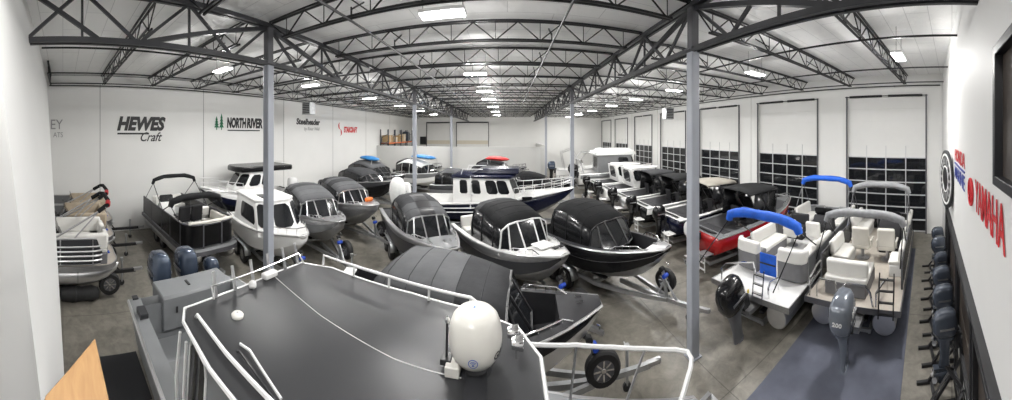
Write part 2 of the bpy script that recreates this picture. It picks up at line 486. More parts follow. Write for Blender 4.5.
# roof girders along the two column rows
for side, x in COLS:
    t = thing('roof_girder', 'heavy dark steel truss girder running back over the %s row of columns' % side, 'girder', (x, 0, 0), 0, 'truss girders over the column rows')
    ya, yb = -.85, YF
    zb, zt = 7.08, 8.12
    for nm, z in (('bottom_chord', zb), ('top_chord', zt)):
        m = MB()
        for s in (-.075, .075): m.box((s, (ya + yb) / 2, z), (.075, yb - ya, .11))
        obj(nm, m, 'girder_paint', t)
    m = MB(); y = 5.2 - 2.4 * 2
    while y < yb + 1:
        for yy in (y - 1.2, y + 1.2):
            if ya < yy < yb and y < yb: m.bar((0, y, zt), (0, yy, zb), .065, .065)
        if y < yb: m.bar((0, y, zt), (0, y, zb), .05, .05)
        y += 2.4
    m.bar((0, -1.0 + .3, zt), (0, -.55 + 1.35, zb), .085, .085)
    obj('web', m, 'girder_paint', t)
    for yc in YC:
        for s in (-1, 1):
            b = MB().bar((0, yc, zt - .05), (0, yc + s * 3.6, zb), .1, .1); obj('column_brace', b, 'girder_paint', t)
# bar joists in three bays
def joist(x0, x1, zf):
    t = thing('roof_joist', 'x', 'joist', (0, 0, 0), 0, 'open web steel joists under the roof')
    D = .58
    mt = MB(); mb_ = MB(); mw = MB()
    n = max(4, round((x1 - x0) / 1.22)); st = (x1 - x0) / n
    for s in (-.05, .05):
        mt.bar((x0, s, zf(x0) - .06), (x1, s, zf(x1) - .06), .04, .05)
        mb_.bar((x0 + .5, s, zf(x0 + .5) - D), (x1 - .5, s, zf(x1 - .5) - D), .042, .05)
    for k in range(n):
        a = x0 + k * st; c = a + st / 2; b = a + st
        mw.bar((a, 0, zf(a) - .08), (c, 0, zf(c) - D), .028, .028); mw.bar((c, 0, zf(c) - D), (b, 0, zf(b) - .08), .028, .028)
        if k % 1 == 0: mw.bar((c, 0, zf(c) - D), (c, 0, zf(c) - .08), .018, .018)
    obj('top_chord', mt, 'steel_black', t); obj('bottom_chord', mb_, 'steel_black', t); obj('web', mw, 'steel_black', t)
    return t
BAYS = [('left', XLW + .02, XL - .1), ('centre', XL + .1, XR - .1), ('right', XR + .1, XRW - .02)]
YJB = {'left': [2.05 + 2.56 * k for k in range(16)], 'centre': [.4 + 2.4 * k for k in range(18)], 'right': [2.35 + 2.93 * k for k in range(14)]}
for k_ in YJB: YJB[k_] = [y for y in YJB[k_] if y < YF - .5]
YJ = YJB['centre']
for nm, x0, x1 in BAYS:
    proto = joist(x0, x1, zroof)
    for k, y in enumerate(YJB[nm]):
        l = '%s dark open-web joist from the camera spanning the %s bay' % (ORD[k], nm)
        if k == 0: proto.location = (0, y, 0); proto['label'] = l
        else: dup(proto, (0, y, 0), l)
jl = thing('roof_joist', 'short end joist beside the near wall in the left bay', 'joist', (0, -.62, 0), 0, 'open web steel joists under the roof')
m = MB()
for z in (0, -.5): m.bar((-14.6, 0, zroof(-14.6) - .06 + z), (-11.8, 0, zroof(-11.8) - .06 + z), .08, .06)
obj('chords', m, 'steel_black', jl)
m = MB()
for k in range(4):
    a = -14.6 + k * .7
    m.bar((a, 0, zroof(a) - .08), (a + .35, 0, zroof(a) - .56), .035, .035); m.bar((a + .35, 0, zroof(a) - .56), (a + .7, 0, zroof(a) - .08), .035, .035)
obj('web', m, 'steel_black', jl)
# bridging lines and sprinkler mains running back under the joists
for k, (x, lb) in enumerate(((-13.6, 'beside the left wall'), (-11.3, 'left of the left bay lamps'), (-8.0, 'right of the left bay lamps'), (-3.2, 'in the left half of the centre bay'),
                             (1.2, 'in the right half of the centre bay'), (7.0, 'left of the right bay lamps'), (10.3, 'right of the right bay lamps'), (13.2, 'over the overhead doors'))):
    z = zroof(x) - .66
    t = thing('bridging_line', 'thin dark bridging line under the joists ' + lb, 'bridging', (x, 0, z), 0, 'bridging lines under the joists')
    obj('bar', MB().tube([(0, -.6, 0), (0, YF - .2, 0)], .028, 6), 'steel_black', t)
    m = MB()
    for y in YJB['left' if x < XL else 'centre' if x < XR else 'right']:
        if y < 18: m.bar((0, y, 0), (0, y, .3), .03, .03)
        if y < 13: m.bar((0, y, .25), (0, y + .55, .62), .04, .03)
    obj('hanger', m, 'steel_black', t)

t = thing('bridging_line', 'thin dark pipe along the top of the lettered wall', 'bridging', (XLW + .08, 0, 7.66), 0, 'bridging lines under the joists')
obj('bar', MB().tube([(0, -.7, 0), (0, YF - .2, 0)], .03, 6), 'steel_black', t)
obj('clip', MB().box((-.03, 3, 0), (.1, .06, .06)), 'steel_black', t)
t = thing('bridging_line', 'thin dark pipe along the wall above the overhead doors', 'bridging', (XRW - .08, 0, 7.66), 0, 'bridging lines under the joists')
obj('bar', MB().tube([(0, .6, 0), (0, YF - .2, 0)], .03, 6), 'steel_black', t)
obj('clip', MB().box((.03, 3, 0), (.1, .06, .06)), 'steel_black', t)
# LED high-bays
LX = {'left': -8.7, 'centre': -1.25, 'right': 8.4}
LY = {'left': [5.5, 10.4, 16.4, 21.8, 27.2, 32.6], 'centre': [-.05, 5.35, 10.9, 15.4, 18.8, 24.2, 29.6, 35], 'right': [1.6, 7.0, 12.6, 17.2, 21.8, 27.2, 32.6, 38]}  # first centre lamp unseen: row carried on overhead, added to brighten the near wall
for nm in LX:
    for k, y in enumerate(LY[nm]):
        z = zroof(LX[nm]) - .78
        t = thing('high_bay_light', '%s white LED strip light from the camera in the %s bay' % (ORD[k], nm), 'light', (LX[nm], y, z), 0, 'LED strip lights hanging under the roof')
        obj('housing', MB().box((0, 0, .05), (.9, .34, .07)), 'lamp_body', t, bevel=.01)
        m = MB()
        for s in (-.085, .085): m.box((0, s, .0), (.86, .13, .03))
        obj('diffuser', m, 'led', t)
        m = MB()
        for s in (-.4, .4): m.tube([(s, 0, .08), (s, 0, .80)], .006, 4)
        obj('hanger_wire', m, 'steel_black', t)
        ld = bpy.data.lights.new('lamp', 'AREA'); ld.shape = 'RECTANGLE'; ld.size = .86; ld.size_y = .3; ld.energy = LAMP_W * .72 * (.4 if y < 0 else 1); ld.color = (1, .985, .96)
        ld.spread = R(170)
        lo = bpy.data.objects.new('lamp', ld); COL.objects.link(lo); lo.parent = t; lo.location = (0, 0, -.03)
        for s in (-.3, 0, .3):  # extra points added below the lens to brighten the ceiling
            lp = bpy.data.lights.new('lamp', 'POINT'); lp.shadow_soft_size = .035; lp.energy = LAMP_W * .19 * (.4 if y < 0 else 1); lp.color = (1, .985, .96)
            lo = bpy.data.objects.new('lamp', lp); COL.objects.link(lo); lo.parent = t; lo.location = (s, 0, -.11)

# ------------------------------------------------------------------ lettering on the walls
def letters(name, parent, s, loc, rz, wd, ht, m, shear=0., bold=0.):
    mb = text_mb(s, wd, ht, shear, bold)
    mb.xf(Matrix.Translation(loc) @ Matrix.Rotation(rz, 4, 'Z'))
    return obj(name, mb, m, parent)
def sign(label, loc=(0, 0, 0)): return thing('wall_sign', label, 'sign', loc, 0, 'maker lettering on the walls')
SX = XLW + .02
H9 = PI / 2
s = sign('large black slanted HEWES Craft lettering on the white left wall', (SX, 4.3, 5.6))
letters('lettering', s, 'HEWES', (0, -1.45, -.28), H9, 2.75, .78, 'text_black', .28, .055)
obj('underline', MB().box((0, -.55, -.43), (.024, 1.75, .09)), 'text_black', s)
letters('script', s, 'Craft', (0, -.15, -.85), H9, 1.25, .5, 'text_black', .45, .01)
s = sign('black NORTH RIVER lettering with green trees on the left wall', (SX, 11, 5.8))
letters('lettering', s, 'NORTH', (0, -1.35, -.28), H9, 1.5, .68, 'text_black', .12, .055)
letters('lettering', s, 'RIVER', (0, .2, -.28), H9, 1.35, .68, 'text_black', .12, .055)
obj('underline', MB().box((0, 0, -.42), (.024, 2.6, .07)), 'text_black', s)
m = MB()
for y, h in ((-2.1, .62), (-1.75, .78)):
    for k in range(4): m.loft([[(-.012, y - .17 + k * .03, -.25 + k * h * .24), (-.012, y + .17 - k * .03, -.25 + k * h * .24), (-.012, y, -.25 + (k + 1.6) * h * .24)],
                               [(.012, y - .17 + k * .03, -.25 + k * h * .24), (.012, y + .17 - k * .03, -.25 + k * h * .24), (.012, y, -.25 + (k + 1.6) * h * .24)]])
    m.box((0, y, -.33), (.024, .05, .16))
lab(obj('tree_emblem', m, 'text_green', s), 'two green fir trees')
s = sign('black Steelheader lettering with a script line below on the left wall', (SX, 17.4, 5.9))
letters('lettering', s, 'Steelheader', (0, -1.45, -.02), H9, 2.95, .5, 'text_black', .1, .045)
letters('script', s, 'by River Wild', (0, -.55, -.55), H9, 2.0, .36, 'text_grey', .3, .0)
s = sign('red STARCRAFT lettering with swirl emblem on the left wall', (SX, 23.2, 5.6))
letters('lettering', s, 'STARCRAFT', (0, -.6, -.32), H9, 2.5, .58, 'text_red', .1, .05)
m = MB()
for sg in (1, -1):
    a = []; b = []
    for k in range(13):
        t_ = PI * (.08 + .95 * k / 12)
        wv = .17 * math.sin(PI * k / 12) + .01
        c = Vector((-1.25 + sg * .03, .0 + sg * .31)); rr = .33
        a.append((c.x + sg * (-rr * math.sin(t_)) * 1.0, c.y + sg * rr * math.cos(t_)))
        b.append((c.x + sg * (-(rr - wv) * math.sin(t_)), c.y + sg * (rr - wv * .4) * math.cos(t_)))
    for k in range(12):
        q = [a[k], a[k + 1], b[k + 1], b[k]]
        m.loft([[(-.012, y, z) for y, z in q], [(.012, y, z) for y, z in q]])
obj('swirl_emblem', m, 'text_red', s)
s = sign('grey EY ATS end of a half hidden wall sign by the corner', (SX, -.2, 5.4))
letters('lettering', s, 'EY', (0, -.42, .0), H9, .62, .5, 'text_grey', 0, .0)
letters('lettering', s, 'ATS', (0, -.3, -.42), H9, .5, .26, 'text_grey', 0, .0)
def nsign(label): return sign(label)
RN = PI + NA
s = nsign('big red YAMAHA lettering with tuning fork emblem on the near right wall')
p = nearR(4.22, 4.02, .015); letters('lettering', s, 'YAMAHA', p, RN, 1.66, .46, 'text_red', 0, .004)
m = MB(); c = nearR(4.66, 4.2, .02)
n = Vector((-math.sin(NA), math.cos(NA), 0)); u = Vector((-math.cos(NA), -math.sin(NA), 0)); zz = Vector((0, 0, 1))
ring = [c + .21 * (math.cos(2 * PI * k / 28) * u + math.sin(2 * PI * k / 28) * zz) for k in range(28)]
m.tube(ring, .022, 6, closed=True)
for k in range(3):
    a = PI / 2 + k * 2 * PI / 3; d = math.cos(a) * u + math.sin(a) * zz
    m.bar(c, c + d * .17, .035, .02, up=n); e = math.cos(a + H9) * u + math.sin(a + H9) * zz
    for sg in (-.045, .045): m.bar(c + d * .1 + e * sg, c + d * .18 + e * sg, .025, .02, up=n)
obj('tuning_fork_emblem', m, 'text_red', s)
s = nsign('red and blue HONDA MARINE lettering on the near right wall')
letters('lettering', s, 'HONDA', nearR(7.5, 4.47, .015), RN, 2.05, .30, 'text_red', .1, .006)
letters('lettering', s, 'MARINE', nearR(7.5, 4.03, .015), RN, 2.05, .30, 'text_blue', .1, .006)
obj('dividing_line', MB().box(nearR(6.5, 4.4, .015), (2.0, .02, .035), rz=NA), 'text_blue', s)
s = nsign('large round dark emblem board with white ring on the near right wall')
m = MB(); c = nearR(8.6, 3.8, .17); n0, u0_ = n.copy(), u.copy(); rt = Matrix.Rotation(R(9), 3, 'Z'); n = rt @ n; u = rt @ u
def disc(mb, c, r0, r1, t, k=40):
    rings = []
    for off, r_ in ((-t, r0), (-t, r1), (t, r1), (t, r0)):
        rings.append([c + n * off + r_ * (math.cos(2 * PI * j / k) * u + math.sin(2 * PI * j / k) * zz) for j in range(k)])
    mb.loft(rings, caps=False, wrap=True)
disc(m, c, .001, .86, .03); obj('board', m, 'steel_black', s)
m = MB(); disc(m, c + n * .03, .70, .76, .01); disc(m, c + n * .03, .36, .40, .01); obj('ring', m, 'text_white', s)
m = MB()
for k in range(16):
    a = 2 * PI * k / 16; d = math.cos(a) * u + math.sin(a) * zz; m.bar(c + n * .035 + d * .44, c + n * .035 + d * .64, .07, .02, up=n)
obj('emblem_mark', m, 'text_grey', s)
# office windows in the near right wall
k = 0
for (s0, s1, z0, z1) in ((.8, 2.62, 4.72, 5.92), (.3, 1.9, .95, 2.4), (2.15, 3.9, .95, 2.4), (4.15, 6.2, .95, 2.4), (6.45, 8.8, .95, 2.4)):
    k += 1
    g = MB().box(nearR((s0 + s1) / 2, (z0 + z1) / 2, .01), (s1 - s0, .04, z1 - z0), rz=NA)
    g.box(nearR((s0 + s1) / 2, z0 + .3, .02), (s1 - s0 - .2, .05, .5), rz=NA, mi=0)
    wo = struct(obj('window_%d' % k, g, 'office_dark'))
    fr = MB(); t_ = .09
    for z in (z0, z1): fr.box(nearR((s0 + s1) / 2, z, .05), (s1 - s0 + t_, .12, t_), rz=NA)
    for q in (s0, s1): fr.box(nearR(q, (z0 + z1) / 2, .05), (t_, .12, z1 - z0), rz=NA)
    obj('window_frame', fr, 'steel_black', wo, bevel=.008)
m = MB().box(nearR(5.2, 2.52, .05), (9.6, .12, .07), rz=NA); struct(obj('trim_20', m, 'steel_black'))
m = MB().box(nearR(9.95, 2.9, .06), (.09, .12, 2.2), rz=NA); struct(obj('trim_21', m, 'steel_black'))
m = MB().box(nearR(9.95, 1.0, .06), (.1, .12, 2.0), rz=NA); struct(obj('trim_22', m, 'steel_black'))

# unit heaters under the roof, cabinets on the end wall, pallet rack behind the partition
def heater(label, x, y, z):
    t = thing('unit_heater', label, 'heater', (x, y, z), 0, 'unit heaters')
    obj('case', MB().box((0, 0, .4), (.7, .6, .85)), 'galvanised', t, bevel=.03)
    m = MB()
    for k in range(6): m.box((0, -.31, .1 + k * .12), (.58, .03, .06))
    obj('louvre', m, 'steel_black', t)
    m = MB()
    for s_ in (-.25, .25): m.tube([(s_, 0, .8), (s_, 0, zroof(x) - z)], .012, 5)
    obj('hanger_rod', m, 'steel_black', t)
heater('grey unit heater hanging by the left wall above the Steelheader sign', -12.6, 14.9, 6.5)
heater('grey unit heater hanging before the overhead doors on the right', 11.6, 18.2, 6.3)
for lb, x in (('small black cabinet on the far wall by the roll-up door', -12.9),):
    t = thing('wall_cabinet', lb, 'cabinet', (x, YF - .2, 3.55))
    obj('case', MB().box((0, 0, .6), (.95, .35, 1.2)), 'black_plastic', t, bevel=.02); obj('door', MB().box((0, -.19, .6), (.85, .03, 1.1)), 'steel_black', t)
t = thing('pallet_rack', 'pallet racking with orange beams behind the low partition', 'rack', (-14.6, 30.4, 0))
for k in range(5):
    m = MB(); y = k * 2.1
    for x in (0, 1.0): m.box((x, y, 2.85), (.09, .09, 5.7))
    for z in range(6): m.bar((0, y, z * .9 + .1), (1, y, z * .9 + .7), .04, .04)
    obj('upright', m, 'rack_blue', t)
for x in (0, 1.0): obj('beam', MB().box((x, 4.2, 4.05), (.06, 8.4, .16)), 'orange_beam', t)
obj('shelf_deck', MB().box((.5, 4.2, 4.14), (1.0, 8.4, .03)), 'galvanised', t)
bx = [(.9, 1.3, .85, 'cardboard', 'big brown carton at the near end of the racking'), (2.7, 1.0, .6, 'carton_light', 'pale carton second along the racking'),
      (4.3, 1.2, .8, 'cardboard', 'brown carton in the middle of the racking'), (5.7, .8, 1.0, 'carton_light', 'tall pale carton beside the dark bundle on the racking'),
      (7.3, 1.5, 1.35, 'rack_blue', 'bulky dark blue bundle at the far end of the racking')]
for y, wd, h, mt, lb in bx:
    t = thing('carton' if 'carton' in lb else 'bundle', lb, 'box', (-14.1, 30.4 + y, 4.155), 0, 'goods on the pallet racking')
    obj('body', MB().box((0, 0, h / 2), (.8, wd, h)), mt, t, bevel=.04 if 'carton' in lb else .3, seg=3)
    obj('tape' if 'carton' in lb else 'strap', MB().box((.405, 0, h / 2), (.02, .08, h * .9)), 'white_paint', t)

# wooden rail end by the camera, black floor mat, blue carpet runner
t = thing('stair_rail_cap', 'raw wooden rail end beside the near wall and black mat', 'railing', (-.7, .05, 0))
poly = [(-.13, .045), (.085, .055), (.34, .0), (.34, -.17), (.05, -.09)]
obj('cap_board', MB().prism(poly, 4.50, 4.55), 'fir_wood', t, bevel=.004)
obj('post', MB().prism([(-.085, .036), (.08, .045), (.08, -.02), (.02, -.04)], 3.4, 4.499), 'fir_wood', t, bevel=.004)
tag(obj('floor_mat', MB().box((-5.85, 1.28, .008), (1.25, .86, .016), rz=0), 'mat_black', bevel=.004), 'black rubber mat on the concrete beside the grey pilothouse boat', 'mat')
cp = MB().prism([(3.7, 3.62), (3.7, .85), (12.6, 1.62), (12.6, 3.9)], .002, .014)
tag(obj('carpet_runner', cp, 'carpet_blue'), 'blue grey carpet runner under the white pontoon boat', 'carpet')

# ------------------------------------------------------------------ parts of boats
def tire(parent, c, r=.34, wd=.22, name='wheel', rim='brushed', face=1):
    x, y, z = c
    m = MB().lathe([(r * .6, -wd / 2), (r * .9, -wd / 2), (r, -wd * .32), (r, wd * .32), (r * .9, wd / 2), (r * .6, wd / 2)], 28, c, 'y', caps=False)
    m.lathe([(r * .98, -wd * .05), (r * 1.012, -wd * .03), (r * 1.012, wd * .03), (r * .98, wd * .05)], 28, c, 'y', caps=False)
    o = obj(name, m, 'rubber', parent)
    q = MB().lathe([(r * .61, -wd / 2.2), (r * .61, wd / 2.2), (r * .54, wd / 2.4), (r * .50, wd * .3), (.02, wd * .27), (.02, -wd * .27), (r * .50, -wd * .3), (r * .54, -wd / 2.4)], 20, c, 'y')
    ri = obj('rim', q, 'steel_black' if rim == 'black' else 'dark_primer', o)
    q = MB()
    for s_ in (1, -1):
        for k in range(8):
            a = 2 * PI * k / 8
            q.bar((x, y + s_ * wd * .34, z), (x + math.sin(a) * r * .57, y + s_ * wd * .42, z + math.cos(a) * r * .57), .03, .035, up=(0, 1, 0))
        q.lathe([(.05, wd * .25), (.05, wd * .46), (.03, wd * .5)] if s_ > 0 else [(.03, -wd * .5), (.05, -wd * .46), (.05, -wd * .25)], 12, c, 'y')
    obj('spokes', q, 'chrome', o)
    return o

def trailer(label, loc, rz, L, B, zr=.5, tandem=True, spare=None, tongue=1.3, colr='galvanised', jack=True, winch=True):
    t = thing('boat_trailer', label, 'trailer', loc, rz, 'boat trailers')
    hw = B * .5 - .42; xt = L + tongue
    m = MB()
    for s_ in (-1, 1):
        m.bar((-.1, s_ * hw, zr), (L * .62, s_ * hw, zr), .07, .11)
        m.bar((L * .62, s_ * hw, zr), (L + .25, s_ * .06, zr), .07, .11)
    m.bar((L * .7, 0, zr - .02), (xt, 0, zr - .02), .09, .11)
    for x in (0, L * .22, L * .42, L * .6): m.bar((x, -hw, zr - .04), (x, hw, zr - .04), .07, .08)
    obj('frame', m, colr, t)
    ax = [L * .24, L * .24 + .78] if tandem else [L * .3]
    wy = B * .5 - .16
    for s_ in (-1, 1):
        for x in ax: tire(t, (x, s_ * wy, .33), .33, .2)
        m = MB(); a = ax[0] - .45; b = ax[-1] + .45
        pts = [(a, .42), (a + .12, .70), (a + .3, .74), (b - .3, .74), (b - .12, .70), (b, .42)]
        m.loft([[(x, s_ * wy - .13, z) for x, z in pts], [(x, s_ * wy + .13, z) for x, z in pts]], caps=False, closed=False)
        obj('fender', m, colr, t, solid=.02)
        m = MB().bar((.1, s_ * hw * .62, zr + .13), (L * .66, s_ * hw * .62, zr + .15), .12, .06); obj('bunk', m, 'charcoal_vinyl', t)
    m = MB()
    for x in ax: m.tube([(x, -wy, .33), (x, wy, .33)], .035, 6)
    obj('axle', m, 'steel_black', t)
    if winch:
        m = MB().bar((L + .22, 0, zr), (L + .08, 0, zr + .75), .07, .07); m.bar((L + .55, 0, zr), (L + .12, 0, zr + .55), .05, .05)
        wp = obj('winch_post', m, colr, t)
        obj('winch', MB().tube([(L + .16, -.09, zr + .62), (L + .16, .09, zr + .62)], .06, 10), 'strap_blue', wp)
        obj('bow_stop', MB().lathe([(.02, -.07), (.07, -.06), (.07, .06), (.02, .07)], 10, (L + .04, 0, zr + .78), 'y'), 'rubber', wp)
    if jack:
        m = MB().tube([(xt - .45, .12, .12), (xt - .45, .12, .85)], .035, 8); m.box((xt - .45, .12, .88), (.09, .09, .1)); m.tube([(xt - .45, .1, .86), (xt - .45, .3, .86)], .012, 5)
        jk = obj('tongue_jack', m, 'galvanised', t)
        obj('jack_wheel', MB().lathe([(.03, -.03), (.09, -.025), (.09, .025), (.03, .03)], 14, (xt - .45, .12, .09), 'y'), 'black_plastic', jk)
    m = MB().box((xt + .08, 0, zr), (.28, .1, .09)); m.lathe([(.03, -.05), (.06, 0), (.04, .06)], 10, (xt + .2, 0, zr)); obj('coupler', m, 'brushed', t)
    if spare:
        sx, sy, sz = spare
        tire(t, (L + sx, sy, sz), .34, .2, 'spare_wheel')
        obj('spare_bracket', MB().bar((L + sx, 0, zr), (L + sx, sy * .8, sz), .05, .05), colr, t)
    return t

def outboard(parent, x, y, z, cowl, leg='leg_grey', sc=1., tilt=0., txt=None, name='outboard', steer=0.):
    """an outboard hung on the transom: z is the clamp height; the cowling stands above, the leg hangs below, aft is -x"""
    T = Matrix.Translation((x, y, z)) @ Matrix.Rotation(steer, 4, 'Z') @ Matrix.Rotation(tilt, 4, 'Y') @ Matrix.Scale(sc, 4)
    def se(cx, z_, lx, ly, n=20, e=.62):
        return [(cx + lx * math.copysign(abs(math.cos(2 * PI * j / n)) ** e, math.cos(2 * PI * j / n)), ly * math.copysign(abs(math.sin(2 * PI * j / n)) ** e, math.sin(2 * PI * j / n)), z_) for j in range(n)]
    m = MB().loft([se(-.33, .02, .24, .15), se(-.34, .08, .31, .20), se(-.35, .2, .345, .225), se(-.36, .42, .345, .225), se(-.35, .56, .31, .205), se(-.32, .66, .25, .165), se(-.28, .705, .15, .10)])
    root = obj(name, m.xf(T), cowl, parent, angle=50)
    m = MB().loft([se(-.33, -.04, .25, .16), se(-.33, .035, .27, .175)]); obj('apron', m.xf(T), leg, root, angle=50)
    m = MB().loft([se(-.36, .0, .2, .13), se(-.36, -.25, .15, .095), se(-.37, -.55, .13, .065), se(-.38, -.8, .16, .05), se(-.38, -.84, .1, .04)]); obj('midsection', m.xf(T), leg, root, angle=50)
    m = MB().prism([(-.68, -.09), (-.28, -.07), (-.22, 0), (-.28, .07), (-.68, .09)], -.83, -.80)
    m.loft([[(-.60 + k[0], k[1] * math.cos(2 * PI * j / 10), -1.0 + k[1] * math.sin(2 * PI * j / 10)) for j in range(10)] for k in ((.42, .01), (.36, .045), (.2, .068), (0, .07), (-.1, .05))])
    m.loft([[(-.56, -.015, -1.0), (-.25, -.012, -.98), (-.25, .012, -.98), (-.56, .015, -1.0)], [(-.52, -.008, -1.26), (-.42, -.008, -1.26), (-.42, .008, -1.26), (-.52, .008, -1.26)]])
    m.loft([[(-.5, -.035, -.82), (-.22, -.02, -.82), (-.22, .02, -.82), (-.5, .035, -.82)], [(-.58, -.035, -1.0), (-.28, -.02, -1.0), (-.28, .02, -1.0), (-.58, .035, -1.0)]])
    obj('gearcase', m.xf(T), leg, root, angle=40)
    m = MB().lathe([(.045, -.74), (.055, -.68), (.055, -.6)], 10, (0, 0, -1.0), 'x')
    for k in range(3):
        a = 2 * PI * k / 3; ca, sa = math.cos(a), math.sin(a)
        def pp(r_, tt, xx): return (xx, r_ * ca - tt * sa, -1.0 + r_ * sa + tt * ca)
        m.loft([[pp(.05, -.04, -.62), pp(.05, .04, -.70), pp(.05, .05, -.69), pp(.05, -.03, -.61)],
                [pp(.13, -.085, -.60), pp(.13, .07, -.72), pp(.13, .08, -.71), pp(.13, -.075, -.59)],
                [pp(.185, -.05, -.63), pp(.185, .03, -.70), pp(.185, .035, -.695), pp(.185, -.045, -.625)]])
    lab(obj('propeller', m.xf(T), 'brushed', root), 'bare metal propeller')
    m = MB().box((-.06, 0, -.12), (.14, .22, .42)); m.box((.02, .1, -.05), (.1, .05, .3)); m.box((.02, -.1, -.05), (.1, .05, .3)); m.bar((-.2, 0, -.05), (-.02, 0, -.1), .16, .12)
    obj('bracket', m.xf(T), 'black_plastic', root)
    m = MB().box((-.34, .222, .3), (.4, .012, .05)); m.box((-.34, -.222, .3), (.4, .012, .05)); lab(obj('cowl_stripe', m.xf(T), 'brushed', root), 'silver stripe')
    if txt:
        for s_ in (1, -1):
            q = text_mb(txt, .2, .09, .2, .02, .006)
            if s_ > 0: q.xf(T @ Matrix.Translation((-.25, .228, .36)) @ Matrix.Rotation(PI, 4, 'Z'))
            else: q.xf(T @ Matrix.Translation((-.47, -.228, .36)))
            obj('lettering', q, 'text_white', root)
        q = text_mb(txt, .19, .085, .15, .02, .006); q.xf(T @ Matrix.Translation((-.712, .095, .33)) @ Matrix.Rotation(-H9, 4, 'Z')); obj('lettering', q, 'text_white', root)
    return root

class Hull:
    """hull form in local axes: transom at x = 0, bow towards +x, z from the floor"""
    def __init__(s, L, B, zk=.55, zs=1.5, zbow=1.95, t0=.4, p=2.3, tip=.12, ch=.30, flare=.86):
        s.L, s.B, s.zk, s.zs, s.zbow, s.t0, s.p, s.tip, s.ch, s.flare = L, B, zk, zs, zbow, t0, p, tip, ch, flare
    def hb(s, t):
        b = s.B / 2 * (.95 + .05 * min(1, t / .3))
        if t > s.t0: b = s.B / 2 * (1 - (1 - s.tip) * ((t - s.t0) / (1 - s.t0)) ** s.p)
        return b
    def sh(s, t): return s.zs + (s.zbow - s.zs) * t ** 1.7
    def kz(s, t): return s.zk + (s.sh(1) - .14 - s.zk) * max(0, (t - .5) / .5) ** 2.7
    def cz(s, t): return min(s.sh(t) - .06, s.zk + s.ch + (s.zbow - s.zk - s.ch) * .80 * max(0, (t - .35) / .65) ** 2.4)
    def build(s, parent, mats, band=.52, N=18, transom=True):
        """mats: [below the band, above the band]"""
        rings = []
        for i in range(N + 1):
            t = i / N; b = s.hb(t); z0, zc, z1 = s.kz(t), s.cz(t), s.sh(t); x = t * s.L
            zc = max(zc, z0 + .015); z1 = max(z1, zc + .05)
            zm = zc + (z1 - zc) * band; bc = b * s.flare; bm = bc + (b - bc) * band ** .8
            if t > .9: bc *= 1 - (t - .9) * 3
            h = [(x, bc * .5, z0 + (zc - z0) * .42), (x, bc, zc), (x, bc + .02, zc + .02), (x, bm, zm), (x, bm, zm + .012), (x, b, z1)]
            rings.append([(q[0], -q[1], q[2]) for q in h[::-1]] + [(x, 0, z0)] + h)
        m = MB(); n = len(rings[0])
        top_, low_ = (2, 1) if len(mats) == 3 else (1, 0)
        m.loft(rings, caps=False, closed=False, mi=lambda i, j: top_ if j in (0, n - 2) else (low_ if j in (2, n - 4) else 0))
        r0 = rings[0]; m.add(r0, [list(range(n))], low_)
        r1 = rings[-1]; m.add(r1, [list(range(n))], top_)
        return obj('hull', m, mats, parent, angle=28, solid=.02)
    def sheer(s, side, a=0., b=1., N=16, off=0., dz=0.):
        return [(s.L * t, side * (s.hb(t) + off), s.sh(t) + dz) for t in [a + (b - a) * k / N for k in range(N + 1)]]
    def trim(s, parent, m='aluminium', wd=.13, td=.9, deck='white_gel', name_deck='foredeck', r=.028):
        for side in (-1, 1):
            rings = []
            for k in range(17):
                t = k / 16 * (td + .02); b = s.hb(t); z = s.sh(t) + .01; x = s.L * t
                rings.append([(x, side * (b + .015), z - .035), (x, side * (b + .015), z), (x, side * max(b - wd, .01), z + .012), (x, side * max(b - wd, .01), z - .035)])
            obj('gunwale', MB().loft(rings), m, parent)
        p = s.sheer(-1, 0, 1, 16, .018, -.02) + s.sheer(1, 0, 1, 16, .018, -.02)[::-1]
        obj('rub_rail', MB().tube(p, r, 6), 'aluminium' if m != 'black_gel' else 'black_plastic', parent)
        rings = []
        for k in range(11):
            t = td + (1 - td) * k / 10; b = s.hb(t) - .005; z = s.sh(t)
            rings.append([(s.L * t, b * q, z + .035 * (1 - q * q) + .006) for q in (-1, -.6, -.2, .2, .6, 1)] + [(s.L * t, b * q, z - .03) for q in (1, 0, -1)])
        obj(name_deck, MB().loft(rings), deck, parent, angle=50)
    def liner(s, parent, m='deck_grey', td=.9, zf=None, ta=.03, wd=.13, bulk=None):
        zf = zf if zf is not None else s.zk + .42
        rings = []
        for k in range(15):
            t = ta + (td - ta) * k / 14; b = max(.03, s.hb(t) - wd); f_ = min(b, max(.02, s.hb(t) * s.flare - .04)); z = s.sh(t) - .02; x = s.L * t
            zz_ = max(zf, s.cz(t) + .02, s.kz(t) + .1)
            rings.append([(x, -b, z), (x, -f_, zz_), (x, f_, zz_), (x, b, z)])
        mm = MB().loft(rings, caps=False, closed=False)
        for r_ in (rings[0], rings[-1]): mm.add(r_, [[0, 1, 2, 3]])
        return obj('cockpit_liner', mm, m, parent, angle=30)

